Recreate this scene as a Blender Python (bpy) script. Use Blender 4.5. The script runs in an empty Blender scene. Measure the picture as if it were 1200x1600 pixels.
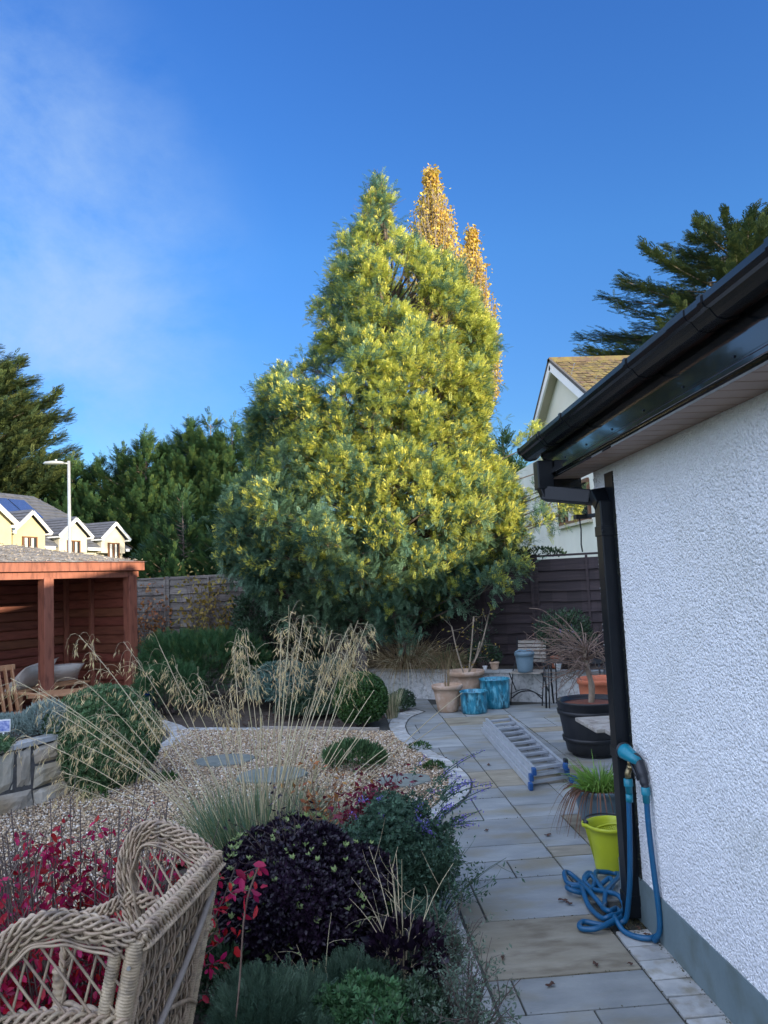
import bpy, bmesh, math, random
import numpy as np
from mathutils import Vector, Matrix
PI = math.pi
S = bpy.context.scene
C = S.collection
rng = np.random.default_rng(7)
random.seed(7)

# ------------------------------------------------------------------ camera
cam = bpy.data.cameras.new('camera')
cam_o = bpy.data.objects.new('camera', cam); C.objects.link(cam_o)
S.camera = cam_o
cam.sensor_fit = 'VERTICAL'; cam.sensor_height = 36.0
cam.lens = 36.0 * 1200 / 1600
cam.clip_start = 0.05; cam.clip_end = 2000
cam_o.matrix_world = Matrix(((0.99701291, 0.03882421, -0.06676774, 0),
                             (-0.06293427, -0.09274524, -0.99369895, 0),
                             (-0.04477197, 0.99493266, -0.09002482, 1.65), (0, 0, 0, 1)))
# ------------------------------------------------------------------ light
SUN_EL = math.radians(12.5)
SUN_DIR = Vector((0.75, -0.66, 0)).normalized()          # horizontal direction towards the sun
sd = SUN_DIR * math.cos(SUN_EL) + Vector((0, 0, math.sin(SUN_EL)))
sl = bpy.data.lights.new('sun', 'SUN'); sl.energy = 5.0; sl.angle = math.radians(0.5); sl.color = (1.0, 0.87, 0.66)
so = bpy.data.objects.new('sun', sl); C.objects.link(so)
so.rotation_euler = sd.to_track_quat('Z', 'Y').to_euler(); so.location = (10, -10, 20)
W = bpy.data.worlds.new('World'); S.world = W; W.use_nodes = True
nt = W.node_tree; nt.nodes.clear()
def wn(t): return nt.nodes.new(t)
wo = wn('ShaderNodeOutputWorld'); bg = wn('ShaderNodeBackground'); sky = wn('ShaderNodeTexSky')
sky.sky_type = 'NISHITA'; sky.sun_disc = False; sky.sun_elevation = SUN_EL
sky.sun_rotation = math.atan2(SUN_DIR.x, SUN_DIR.y)
sky.air_density = 1.25; sky.dust_density = 0.3; sky.ozone_density = 2.2; sky.altitude = 60
bg.inputs[1].default_value = 0.15
tc = wn('ShaderNodeTexCoord')
mp = wn('ShaderNodeMapping'); mp.inputs['Scale'].default_value = (2.6, 2.6, 3.6); mp.inputs['Rotation'].default_value = (0.0, 0.5, 0.3)
nz = wn('ShaderNodeTexNoise'); nz.inputs['Scale'].default_value = 1.6; nz.inputs['Detail'].default_value = 7; nz.inputs['Roughness'].default_value = 0.62; nz.inputs['Distortion'].default_value = 0.15
dt = wn('ShaderNodeVectorMath'); dt.operation = 'DOT_PRODUCT'
cd = Vector((-0.44, 0.82, 0.33)).normalized(); dt.inputs[1].default_value = cd
mr = wn('ShaderNodeMapRange'); mr.interpolation_type = 'SMOOTHSTEP'; mr.inputs[1].default_value = 0.91; mr.inputs[2].default_value = 1.0
mr2 = wn('ShaderNodeMapRange'); mr2.inputs[1].default_value = 0.36; mr2.inputs[2].default_value = 0.66
mm = wn('ShaderNodeMath'); mm.operation = 'MULTIPLY'
mm2 = wn('ShaderNodeMath'); mm2.operation = 'MULTIPLY'; mm2.inputs[1].default_value = 0.72
mx = wn('ShaderNodeMixRGB'); mx.inputs[2].default_value = (1.45, 2.05, 2.95, 1)
sat = wn('ShaderNodeHueSaturation'); sat.inputs['Saturation'].default_value = 1.38; sat.inputs['Hue'].default_value = 0.515
L = nt.links.new
L(tc.outputs['Generated'], mp.inputs[0]); L(mp.outputs[0], nz.inputs[0]); L(tc.outputs['Generated'], dt.inputs[0])
L(dt.outputs['Value'], mr.inputs[0]); L(nz.outputs[0], mr2.inputs[0]); L(mr.outputs[0], mm.inputs[0]); L(mr2.outputs[0], mm.inputs[1])
L(mm.outputs[0], mm2.inputs[0]); L(mm2.outputs[0], mx.inputs[0]); L(sky.outputs[0], sat.inputs['Color']); 
sx_ = wn('ShaderNodeSeparateXYZ'); L(tc.outputs['Generated'], sx_.inputs[0])
rp = wn('ShaderNodeValToRGB'); L(sx_.outputs['Z'], rp.inputs[0])
rp.color_ramp.elements[0].position = 0.0; rp.color_ramp.elements[0].color = (.30, .46, .70, 1)
rp.color_ramp.elements[1].position = 0.62; rp.color_ramp.elements[1].color = (.67, .69, .88, 1)
for p_, c_ in ((.21, (.34, .50, .76)), (.40, (.55, .68, .86))):
    e_ = rp.color_ramp.elements.new(p_); e_.color = (*c_, 1)
ml = wn('ShaderNodeMixRGB'); ml.blend_type = 'MULTIPLY'; ml.inputs[0].default_value = 1.0
L(sat.outputs[0], ml.inputs[1]); L(rp.outputs[0], ml.inputs[2]); L(ml.outputs[0], mx.inputs[1])
# broad bright cloud bank added out of view behind the camera to lift shade
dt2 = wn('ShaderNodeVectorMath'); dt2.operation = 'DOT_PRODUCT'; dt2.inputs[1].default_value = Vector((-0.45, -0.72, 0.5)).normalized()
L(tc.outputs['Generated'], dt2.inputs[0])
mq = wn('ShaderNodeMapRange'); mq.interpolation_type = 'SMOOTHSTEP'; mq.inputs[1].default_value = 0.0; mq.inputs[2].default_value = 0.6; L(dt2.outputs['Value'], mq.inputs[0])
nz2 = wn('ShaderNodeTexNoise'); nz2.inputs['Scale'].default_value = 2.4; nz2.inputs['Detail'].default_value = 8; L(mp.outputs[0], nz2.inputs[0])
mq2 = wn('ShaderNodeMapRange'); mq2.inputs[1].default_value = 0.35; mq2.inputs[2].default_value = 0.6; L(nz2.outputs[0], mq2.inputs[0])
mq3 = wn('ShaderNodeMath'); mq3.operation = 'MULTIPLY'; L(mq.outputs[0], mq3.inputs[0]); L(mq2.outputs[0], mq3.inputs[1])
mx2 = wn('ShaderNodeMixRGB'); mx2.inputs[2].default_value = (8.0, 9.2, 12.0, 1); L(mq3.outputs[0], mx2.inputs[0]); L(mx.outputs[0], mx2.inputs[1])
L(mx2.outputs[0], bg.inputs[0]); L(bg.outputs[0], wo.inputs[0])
S.view_settings.view_transform = 'Standard'; S.view_settings.look = 'None'
S.view_settings.exposure = 1.15; S.view_settings.gamma = 1.0
S.cycles.max_bounces = 6; S.cycles.transparent_max_bounces = 4
S.cycles.sample_clamp_indirect = 6

# ------------------------------------------------------------------ materials
def mat(name, c1, c2=None, scale=5.0, rough=0.7, metal=0.0, bump=0.0, bscale=60.0, island=0.0, transl=0.0,
        stretch=(1, 1, 1), detail=6, c3=None, spec=0.5, lo=0.35, hi=0.65, c3s=1.7, coat=0.0, bdist=0.01):
    m = bpy.data.materials.new(name); m.use_nodes = True
    t = m.node_tree; N = t.nodes; K = t.links.new
    b = N['Principled BSDF']; out = N['Material Output']
    b.inputs['Roughness'].default_value = rough; b.inputs['Metallic'].default_value = metal
    b.inputs['Specular IOR Level'].default_value = spec
    b.inputs['Coat Weight'].default_value = coat
    b.inputs['Base Color'].default_value = (*c1, 1)
    tcn = N.new('ShaderNodeTexCoord'); mpn = N.new('ShaderNodeMapping'); mpn.inputs['Scale'].default_value = stretch
    K(tcn.outputs['Object'], mpn.inputs[0])
    col = None
    if c2 is not None:
        n = N.new('ShaderNodeTexNoise'); n.inputs['Scale'].default_value = scale; n.inputs['Detail'].default_value = detail
        n.inputs['Roughness'].default_value = 0.6
        K(mpn.outputs[0], n.inputs[0])
        r = N.new('ShaderNodeMapRange'); r.inputs[1].default_value = lo; r.inputs[2].default_value = hi; K(n.outputs[0], r.inputs[0])
        x = N.new('ShaderNodeMixRGB'); x.inputs[1].default_value = (*c1, 1); x.inputs[2].default_value = (*c2, 1)
        K(r.outputs[0], x.inputs[0]); col = x.outputs[0]
        if c3 is not None:
            n3 = N.new('ShaderNodeTexNoise'); n3.inputs['Scale'].default_value = scale * c3s; n3.inputs['Detail'].default_value = 8
            mp3 = N.new('ShaderNodeMapping'); mp3.inputs['Location'].default_value = (7.3, 2.1, 4.4); mp3.inputs['Scale'].default_value = stretch
            K(tcn.outputs['Object'], mp3.inputs[0]); K(mp3.outputs[0], n3.inputs[0])
            r3 = N.new('ShaderNodeMapRange'); r3.inputs[1].default_value = 0.5; r3.inputs[2].default_value = 0.7; K(n3.outputs[0], r3.inputs[0])
            x3 = N.new('ShaderNodeMixRGB'); x3.inputs[2].default_value = (*c3, 1)
            K(r3.outputs[0], x3.inputs[0]); K(col, x3.inputs[1]); col = x3.outputs[0]
    if island:
        g = N.new('ShaderNodeNewGeometry')
        h = N.new('ShaderNodeHueSaturation')
        r = N.new('ShaderNodeMapRange'); r.inputs[3].default_value = 1 - island; r.inputs[4].default_value = 1 + island
        K(g.outputs['Random Per Island'], r.inputs[0]); K(r.outputs[0], h.inputs['Value'])
        r2 = N.new('ShaderNodeMath'); r2.operation = 'MULTIPLY'; r2.inputs[1].default_value = 7.31
        r3 = N.new('ShaderNodeMath'); r3.operation = 'FRACT'; K(g.outputs['Random Per Island'], r2.inputs[0]); K(r2.outputs[0], r3.inputs[0])
        r4 = N.new('ShaderNodeMapRange'); r4.inputs[3].default_value = 0.5 - island * 0.05; r4.inputs[4].default_value = 0.5 + island * 0.05
        K(r3.outputs[0], r4.inputs[0]); K(r4.outputs[0], h.inputs['Hue'])
        if col is None: h.inputs['Color'].default_value = (*c1, 1)
        else: K(col, h.inputs['Color'])
        col = h.outputs[0]
    if col is not None: K(col, b.inputs['Base Color'])
    if bump:
        bn = N.new('ShaderNodeTexNoise'); bn.inputs['Scale'].default_value = bscale; bn.inputs['Detail'].default_value = 5
        K(mpn.outputs[0], bn.inputs[0])
        bu = N.new('ShaderNodeBump'); bu.inputs['Strength'].default_value = bump; bu.inputs['Distance'].default_value = bdist
        K(bn.outputs[0], bu.inputs['Height']); K(bu.outputs[0], b.inputs['Normal'])
    if transl:
        tr = N.new('ShaderNodeBsdfTranslucent'); tr.inputs[0].default_value = (*c1, 1)
        if col is not None: K(col, tr.inputs[0])
        ms = N.new('ShaderNodeMixShader'); ms.inputs[0].default_value = transl
        K(b.outputs[0], ms.inputs[1]); K(tr.outputs[0], ms.inputs[2]); K(ms.outputs[0], out.inputs[0])
    return m
def island_ramp(name, cols, rough=0.8, bump=0.0, noise=0.0, nscale=20):
    """colour picked per loose piece (a pebble, a stone, a slab)"""
    m = mat(name, cols[0], rough=rough, bump=bump, bscale=90)
    t = m.node_tree; N = t.nodes; K = t.links.new
    g = N.new('ShaderNodeNewGeometry'); r = N.new('ShaderNodeValToRGB')
    r.color_ramp.interpolation = 'LINEAR'
    els = r.color_ramp.elements
    while len(els) < len(cols): els.new(0.5)
    for i, c in enumerate(cols):
        els[i].position = i / (len(cols) - 1); els[i].color = (*c, 1)
    K(g.outputs['Random Per Island'], r.inputs[0])
    out = r.outputs[0]
    if noise:
        tcn = N.new('ShaderNodeTexCoord')
        n = N.new('ShaderNodeTexNoise'); n.inputs['Scale'].default_value = nscale; n.inputs['Detail'].default_value = 8; n.inputs['Roughness'].default_value = 0.65
        K(tcn.outputs['Object'], n.inputs[0])
        rr = N.new('ShaderNodeMapRange'); rr.inputs[1].default_value = 0.3; rr.inputs[2].default_value = 0.7; rr.inputs[3].default_value = 1 - noise; rr.inputs[4].default_value = 1 + noise
        K(n.outputs[0], rr.inputs[0])
        h = N.new('ShaderNodeHueSaturation'); K(rr.outputs[0], h.inputs['Value']); K(out, h.inputs['Color']); out = h.outputs[0]
    K(out, N['Principled BSDF'].inputs['Base Color'])
    return m

# ------------------------------------------------------------------ object helpers
WL = {}
def tag(o, label=None, cat=None, group=None, kind=None):
    if label: o['label'] = label
    if cat: o['category'] = cat
    if group: o['group'] = group
    if kind: o['kind'] = kind
    return o
def thing(name, label, cat, loc, group=None):
    o = bpy.data.objects.new(name, None); C.objects.link(o); o.location = loc
    o.empty_display_size = 0.1
    WL[o.name] = Vector(loc)
    return tag(o, label, cat, group)
def _link(name, me, m, parent, smooth):
    o = bpy.data.objects.new(name, me); C.objects.link(o)
    if m: me.materials.append(m)
    if smooth: me.polygons.foreach_set('use_smooth', [True] * len(me.polygons))
    if parent is not None:
        o.parent = parent; WL[o.name] = WL[parent.name]
    else: WL[o.name] = Vector((0, 0, 0))
    return o
def off(parent): return np.array(WL[parent.name]) if parent is not None else np.zeros(3)
class MB:
    def __init__(s): s.v = []; s.f = []
    def add(s, vs, fs):
        k = len(s.v); s.v += [tuple(map(float, p)) for p in vs]; s.f += [tuple(i + k for i in f) for f in fs]
    def box(s, c, d, rz=0, rx=0, ry=0, taper=1.0):
        hx, hy, hz = d[0] / 2, d[1] / 2, d[2] / 2
        R = Matrix.Rotation(rz, 3, 'Z') @ Matrix.Rotation(ry, 3, 'Y') @ Matrix.Rotation(rx, 3, 'X')
        vs = []
        for z in (-hz, hz):
            q = taper if z > 0 else 1
            for x, y in ((-hx, -hy), (hx, -hy), (hx, hy), (-hx, hy)):
                vs.append(Vector(c) + R @ Vector((x * q, y * q, z)))
        s.add(vs, [(3, 2, 1, 0), (4, 5, 6, 7), (0, 1, 5, 4), (1, 2, 6, 5), (2, 3, 7, 6), (3, 0, 4, 7)])
    def beam(s, a, b, w, h, up=(0, 0, 1)):
        a = Vector(a); b = Vector(b); d = (b - a).normalized(); u = Vector(up)
        sd_ = d.cross(u)
        if sd_.length < 1e-4: sd_ = d.cross(Vector((1, 0, 0)))
        sd_.normalize(); u = sd_.cross(d).normalized()
        vs = []
        for p in (a, b):
            for i, j in ((-1, -1), (1, -1), (1, 1), (-1, 1)): vs.append(p + sd_ * (i * w / 2) + u * (j * h / 2))
        s.add(vs, [(3, 2, 1, 0), (4, 5, 6, 7), (0, 1, 5, 4), (1, 2, 6, 5), (2, 3, 7, 6), (3, 0, 4, 7)])
    def prism(s, poly, a, b):
        """poly: list of points (3d) extruded by vector"""
        n = len(poly); v = [Vector(p) for p in poly]; e = Vector(b) - Vector(a)
        s.add(v + [p + e for p in v], [tuple(range(n - 1, -1, -1)), tuple(range(n, 2 * n))] + [(i, (i + 1) % n, n + (i + 1) % n, n + i) for i in range(n)])
    def quad(s, *p): s.add(p, [tuple(range(len(p)))])
    def tube(s, pts, r, n=8, cap=True):
        pts = [Vector(p) for p in pts]; m = len(pts)
        rs = r if hasattr(r, '__len__') else [r] * m
        prev = None; vs = []
        for i, p in enumerate(pts):
            d = (pts[min(i + 1, m - 1)] - pts[max(i - 1, 0)])
            d = d.normalized() if d.length > 1e-9 else Vector((0, 0, 1))
            if prev is None:
                a = Vector((0, 0, 1)) if abs(d.z) < .9 else Vector((1, 0, 0))
                u = d.cross(a).normalized()
            else:
                u = prev - d * prev.dot(d)
                u = u.normalized() if u.length > 1e-6 else d.orthogonal().normalized()
            w = d.cross(u); prev = u
            for k in range(n):
                a = 2 * PI * k / n; vs.append(p + (u * math.cos(a) + w * math.sin(a)) * rs[i])
        fs = [(i * n + k, i * n + (k + 1) % n, (i + 1) * n + (k + 1) % n, (i + 1) * n + k) for i in range(m - 1) for k in range(n)]
        if cap: fs += [tuple(range(n - 1, -1, -1)), tuple(range((m - 1) * n, m * n))]
        s.add(vs, fs)
    def lathe(s, prof, c=(0, 0, 0), n=28, sx=1, sy=1):
        vs = []
        for r, z in prof:
            for k in range(n):
                a = 2 * PI * k / n; vs.append((c[0] + r * sx * math.cos(a), c[1] + r * sy * math.sin(a), c[2] + z))
        m = len(prof)
        fs = [(i * n + k, i * n + (k + 1) % n, (i + 1) * n + (k + 1) % n, (i + 1) * n + k) for i in range(m - 1) for k in range(n)]
        if prof[0][0] > 1e-5: fs.append(tuple(range(n - 1, -1, -1)))
        if prof[-1][0] > 1e-5: fs.append(tuple(range((m - 1) * n, m * n)))
        s.add(vs, fs)
    def build(s, name, m, parent=None, smooth=False, bevel=0, auto=False):
        o3 = Vector(off(parent))
        me = bpy.data.meshes.new(name); me.from_pydata([Vector(v) - o3 for v in s.v], [], s.f); me.validate(); me.update()
        o = _link(name, me, m, parent, smooth)
        if bevel:
            bm = bmesh.new(); bm.from_mesh(me)
            bmesh.ops.bevel(bm, geom=[e for e in bm.edges if len(e.link_faces) == 2 and e.calc_face_angle(0) > 0.5], offset=bevel, segments=2, affect='EDGES', profile=0.6)
            bm.to_mesh(me); bm.free()
        return o
def bez(pts, n=8):
    """Catmull-Rom through the points"""
    P = [Vector(p) for p in pts]; P = [P[0] * 2 - P[1]] + P + [P[-1] * 2 - P[-2]]; out = []
    for i in range(1, len(P) - 2):
        a, b, c, d = P[i - 1:i + 3]
        for k in range(n):
            t = k / n
            out.append(0.5 * ((2 * b) + (c - a) * t + (2 * a - 5 * b + 4 * c - d) * t * t + (3 * b - a - 3 * c + d) * t ** 3))
    out.append(P[-2]); return out

# ------------------------------------------------------------------ numpy mass geometry
def mesh_np(name, V, F, m, parent=None, smooth=False):
    V = np.asarray(V, np.float32) - off(parent).astype(np.float32); F = np.asarray(F, np.int32)
    me = bpy.data.meshes.new(name); nf, k = F.shape
    me.vertices.add(len(V)); me.vertices.foreach_set('co', V.ravel())
    me.loops.add(nf * k); me.loops.foreach_set('vertex_index', F.ravel())
    me.polygons.add(nf); me.polygons.foreach_set('loop_start', np.arange(0, nf * k, k, dtype=np.int32))
    me.update(calc_edges=True)
    return _link(name, me, m, parent, smooth)
def nrm(a): return a / np.maximum(np.linalg.norm(a, axis=-1, keepdims=True), 1e-9)
def rots(D, roll=None, up=None):
    """rotation matrices with z axis along D; x axis random roll, or y axis facing 'up'"""
    D = nrm(np.asarray(D, float)); n = len(D)
    if up is None:
        a = rng.normal(size=(n, 3))
    else: a = np.tile(np.asarray(up, float), (n, 1)) if np.ndim(up) == 1 else up
    X = nrm(np.cross(a, D)); Yv = np.cross(D, X)
    return np.stack([X, Yv, D], axis=2)
def stamp(T, P, R, s):
    tv, tf = T; tv = np.asarray(tv, float); tf = np.asarray(tf)
    n = len(P); s = np.broadcast_to(np.asarray(s, float).reshape(-1, 1, 1) if np.ndim(s) == 1 else np.asarray(s, float), (n, 1, 1)) if np.ndim(s) < 2 else np.asarray(s)[:, None, :]
    V = np.einsum('nij,nkj->nki', R, tv[None] * s) + np.asarray(P)[:, None, :]
    F = tf[None] + (np.arange(n) * len(tv))[:, None, None]
    return V.reshape(-1, 3), F.reshape(-1, tf.shape[1])
def leaf_t(w=0.4, fold=0.08):
    return ([(0, 0, 0), (w / 2, fold, .45), (0, 0, 1), (-w / 2, fold, .45)], [(0, 1, 2), (0, 2, 3)])
def spray_t(n=7, w=0.10, ang=42, ln=0.34, droop=0.15, taper=1.0, rac=0.012, seed=1):
    """feathery frond along +z, flattened in the x-z plane"""
    r = np.random.default_rng(seed); v = []; f = []
    def tri(a, b, c):
        k = len(v); v.extend([a, b, c]); f.append((k, k + 1, k + 2))
    def yy(t): return -droop * t * t
    tri((-rac, yy(0), 0), (rac, yy(0), 0), (0, yy(1), 1.0))
    for i in range(n):
        t = (i + 0.6) / n
        l = ln * (math.sin(PI * min(1, t * 0.75 + 0.2)) ** 0.7) * taper
        for sgn in (-1, 1):
            a = math.radians(ang + r.normal() * 7); dx, dz = math.sin(a) * sgn, math.cos(a)
            p = np.array([0, yy(t), t]); q = p + np.array([dx, -0.25 * droop + r.normal() * .06, dz]) * l * r.uniform(.8, 1.15)
            nrmv = np.array([-dz * sgn, 0, dx * sgn]) * w * 0.5
            tri(tuple(p + (q - p) * .15 - nrmv * .4), tuple(p + (q - p) * .5 + nrmv), tuple(q))
            tri(tuple(p + (q - p) * .1), tuple(p + (q - p) * .55 - nrmv), tuple(q))
    return (v, f)
def blades(P, D, Ls, w, droop=0.5, seg=5, side=None):
    """curved tapered grass blades"""
    P = np.asarray(P, float); D = nrm(np.asarray(D, float)); n = len(P); Ls = np.broadcast_to(Ls, n)[:, None]; dr = np.broadcast_to(droop, n)[:, None]
    sv = nrm(np.cross(D, rng.normal(size=(n, 3)))) if side is None else side
    V = []
    for i in range(seg + 1):
        t = i / seg
        c = P + D * Ls * t + np.array([0, 0, -1.0]) * Ls * dr * t * t
        ww = (w if np.ndim(w) == 0 else np.asarray(w)[:, None]) * (1 - t ** 1.6 * 0.95) * 0.5
        V.append(c - sv * ww); V.append(c + sv * ww)
    V = np.stack(V, 1); k = 2 * (seg + 1)
    tf = np.array([(2 * i, 2 * i + 1, 2 * i + 3, 2 * i + 2) for i in range(seg)])
    F = tf[None] + (np.arange(n) * k)[:, None, None]
    return V.reshape(-1, 3), F.reshape(-1, 4)
def limbs(P0, P1, P2, r0, r1, seg=4, sides=4):
    """quadratic-curve tapered twigs"""
    P0, P1, P2 = [np.asarray(a, float) for a in (P0, P1, P2)]; n = len(P0)
    r0 = np.broadcast_to(r0, n)[:, None]; r1 = np.broadcast_to(r1, n)[:, None]
    d = nrm(P2 - P0); a = np.where(np.abs(d[:, 2:3]) < .9, np.array([[0, 0, 1.]]), np.array([[1., 0, 0]]))
    u = nrm(np.cross(d, a)); w = np.cross(d, u); V = []
    for i in range(seg + 1):
        t = i / seg; c = P0 * (1 - t) ** 2 + P1 * 2 * t * (1 - t) + P2 * t * t; r = r0 * (1 - t) + r1 * t
        for k in range(sides):
            an = 2 * PI * k / sides; V.append(c + (u * math.cos(an) + w * math.sin(an)) * r)
    V = np.stack(V, 1)
    tf = np.array([(i * sides + k, i * sides + (k + 1) % sides, (i + 1) * sides + (k + 1) % sides, (i + 1) * sides + k) for i in range(seg) for k in range(sides)])
    F = tf[None] + (np.arange(n) * (seg + 1) * sides)[:, None, None]
    return V.reshape(-1, 3), F.reshape(-1, 4)
def cat2(*vf):
    V = []; F = []; k = 0
    for v, f in vf: V.append(v); F.append(np.asarray(f) + k); k += len(v)
    return np.concatenate(V), np.concatenate(F)
def shell(n, c, r, lo=0.75, hi=1.0, zmin=-1, lumps=9, amp=0.22, seed=0):
    """points through the outer part of a lumpy dome with outward normals"""
    g = np.random.default_rng(seed); d = nrm(g.normal(size=(n * 3, 3))); d = d[d[:, 2] > zmin][:n]
    lc = nrm(g.normal(size=(lumps, 3))); lc[:, 2] = np.abs(lc[:, 2])
    b = np.max(np.exp(-((1 - d @ lc.T) / 0.13)), axis=1)
    rad = g.uniform(lo, hi, len(d)) ** 0.7 * (1 - amp + amp * b)
    P = np.array(c) + d * rad[:, None] * np.array(r)
    return P, nrm(d / np.array(r))
def grow(N, jit=0.5, up=0.3):
    return nrm(N + rng.normal(size=N.shape) * jit + np.array([0, 0, up]))
# ------------------------------------------------------------------ material library
M = {}
M['soil'] = mat('soil', (.035, .026, .018), (.075, .055, .04), 9, .95, bump=.8, bscale=35, c3=(.05, .035, .02), bdist=.03)
M['grass'] = mat('grass', (.05, .09, .025), (.08, .12, .04), 3, .9, bump=.5, bscale=30)
M['gravelbed'] = mat('gravel_bed', (.26, .20, .14), (.12, .095, .07), 60, .95, bump=1, bscale=120)
M['pebble'] = island_ramp('pebble', [(.40, .25, .12), (.58, .45, .28), (.16, .09, .05), (.48, .34, .20), (.80, .74, .62), (.36, .22, .11), (.20, .16, .13), (.60, .44, .26), (.10, .07, .045), (.52, .38, .22), (.76, .70, .60), (.22, .14, .08)], .75)
M['slab'] = mat('slab', (.185, .20, .20), (.285, .30, .29), 2.6, .62, c3=(.21, .19, .135), c3s=.8, bump=.25, bscale=45, island=.13, detail=9, stretch=(1, 2.2, 1))
M['slabtan'] = mat('slab_tan', (.21, .185, .13), (.29, .265, .20), 3.5, .65, c3=(.15, .125, .085), c3s=1.2, bump=.25, bscale=45, island=.08, detail=9, stretch=(1, 2.6, 1))
M['sett'] = mat('sett', (.31, .32, .31), (.44, .44, .42), 8, .7, bump=.5, bscale=30, island=.16, detail=8, c3=(.26, .24, .19))
M['joint'] = mat('joint', (.035, .035, .03), (.06, .06, .05), 30, .95, bump=.5, bscale=80)
M['slate'] = mat('stepping_slate', (.13, .15, .13), (.20, .21, .18), 7, .7, bump=.5, bscale=20, island=.1)
# roughcast
m = mat('roughcast', (.85, .85, .85), (.74, .74, .75), 40, .9, detail=6, lo=.5, hi=.7, c3=(.74, .74, .72), c3s=.05); M['roughcast'] = m
t = m.node_tree; N = t.nodes; K = t.links.new; b = N['Principled BSDF']
tcn = N.new('ShaderNodeTexCoord')
v1 = N.new('ShaderNodeTexVoronoi'); v1.inputs['Scale'].default_value = 88; v1.feature = 'F1'
n1 = N.new('ShaderNodeTexNoise'); n1.inputs['Scale'].default_value = 52; n1.inputs['Detail'].default_value = 5; n1.inputs['Roughness'].default_value = .65
dn = N.new('ShaderNodeVectorMath'); dn.operation = 'SCALE'; dn.inputs['Scale'].default_value = .006
ad = N.new('ShaderNodeVectorMath'); ad.operation = 'ADD'
K(tcn.outputs['Object'], n1.inputs[0]); K(n1.outputs['Color'], dn.inputs[0]); K(tcn.outputs['Object'], ad.inputs[0]); K(dn.outputs[0], ad.inputs[1]); K(ad.outputs[0], v1.inputs[0])
mi = N.new('ShaderNodeMath'); mi.operation = 'MULTIPLY_ADD'; mi.inputs[1].default_value = -0.9; K(v1.outputs['Distance'], mi.inputs[0]); K(n1.outputs[0], mi.inputs[2])
bu = N.new('ShaderNodeBump'); bu.inputs['Strength'].default_value = .85; bu.inputs['Distance'].default_value = .018
K(mi.outputs[0], bu.inputs['Height']); K(bu.outputs[0], b.inputs['Normal'])
M['crumb'] = mat('roughcast_crumb', (.86, .86, .86), rough=.9, island=.05)
M['plinth'] = mat('plinth_paint', (.15, .20, .21), (.12, .165, .175), 3, .6, bump=.15, bscale=40, c3=(.10, .13, .12), c3s=2.5, detail=9)
M['blackpvc'] = mat('black_pvc', (.006, .008, .011), (.012, .013, .015), 6, .09, spec=.6, bump=.012, bscale=5, coat=.5)
M['gutterpvc'] = mat('gutter_pvc', (.006, .008, .011), (.012, .013, .015), 6, .2, spec=.35, bump=.04, bscale=30)
M['blackpipe'] = mat('black_pipe', (.004, .006, .009), (.008, .010, .013), 6, .35, spec=.25)
M['soffit'] = mat('brown_soffit', (.30, .20, .145), (.25, .165, .12), 5, .5)
M['rooftile'] = mat('roof_tile', (.06, .055, .05), (.09, .085, .08), 10, .85, bump=.4, bscale=20)
M['tileL'] = mat('dark_roof_tile', (.055, .06, .07), (.10, .10, .11), 2.5, .6, bump=.3, bscale=5)
M['mosstile'] = mat('mossy_roof_tile', (.085, .055, .04), (.15, .115, .03), 5.5, .85, island=.3, c3=(.13, .11, .035), bump=.5, bscale=10)
M['cream'] = mat('cream_render', (.44, .40, .31), (.48, .44, .34), 1.5, .9, bump=.3, bscale=30)
M['paleyellow'] = mat('yellow_render', (.44, .36, .20), (.48, .40, .23), 1.5, .9, bump=.3, bscale=30)
M['palecream'] = mat('pale_cream_render', (.62, .60, .50), (.68, .66, .55), 1.2, .9, bump=.3, bscale=30)
M['whitepvc'] = mat('white_upvc', (.78, .78, .76), (.72, .72, .70), 3, .4)
M['brownframe'] = mat('brown_window_frame', (.17, .075, .035), (.13, .055, .025), 8, .4)
M['glass'] = mat('window_glass', (.02, .025, .03), rough=.05, spec=.8)
M['curtain'] = mat('curtain', (.55, .52, .46), (.45, .42, .38), 6, .9)
M['panel'] = mat('solar_panel', (.03, .05, .12), (.04, .06, .14), 4, .12, spec=.9, coat=.6)
M['steel'] = mat('galvanised_steel', (.40, .40, .38), (.33, .33, .31), 8, .5, metal=.4)
M['alu'] = mat('aluminium', (.52, .55, .58), (.42, .45, .48), 14, .36, metal=.45, bump=.1, bscale=60)
M['blueplastic'] = mat('blue_plastic', (.010, .075, .24), (.010, .065, .20), 10, .4)
M['hose'] = mat('blue_hose', (.003, .085, .19), (.004, .07, .16), 20, .42)
M['teal'] = mat('teal_plastic', (.006, .20, .27), (.006, .16, .23), 12, .35)
M['grip'] = mat('black_grip', (.012, .014, .02), (.02, .022, .03), 20, .45)
M['brass'] = mat('brass', (.35, .27, .14), (.22, .18, .10), 20, .4, metal=.9)
M['yellowplastic'] = mat('yellow_plastic', (.50, .55, .025), (.42, .47, .03), 5, .38, transl=.12)
M['greyplastic'] = mat('grey_blue_plastic', (.13, .20, .24), (.11, .17, .21), 6, .5)
M['terracotta'] = mat('pale_terracotta', (.38, .24, .15), (.47, .33, .23), 7, .85, bump=.25, bscale=30, c3=(.55, .42, .33))
M['redterra'] = mat('red_terracotta', (.42, .11, .05), (.48, .15, .07), 7, .8, bump=.2, bscale=30)
M['bluestain'] = mat('blue_glaze', (.02, .20, .29), (.01, .06, .09), 7, .32, stretch=(2.2, 2.2, .8), c3=(.16, .46, .56), detail=8, lo=.45, hi=.62)
M['darkblue'] = mat('dark_blue_glaze', (.01, .03, .12), rough=.2)
M['blacktub'] = mat('black_barrel', (.008, .010, .014), (.018, .018, .02), 12, .5, stretch=(1, 1, .3))
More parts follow.
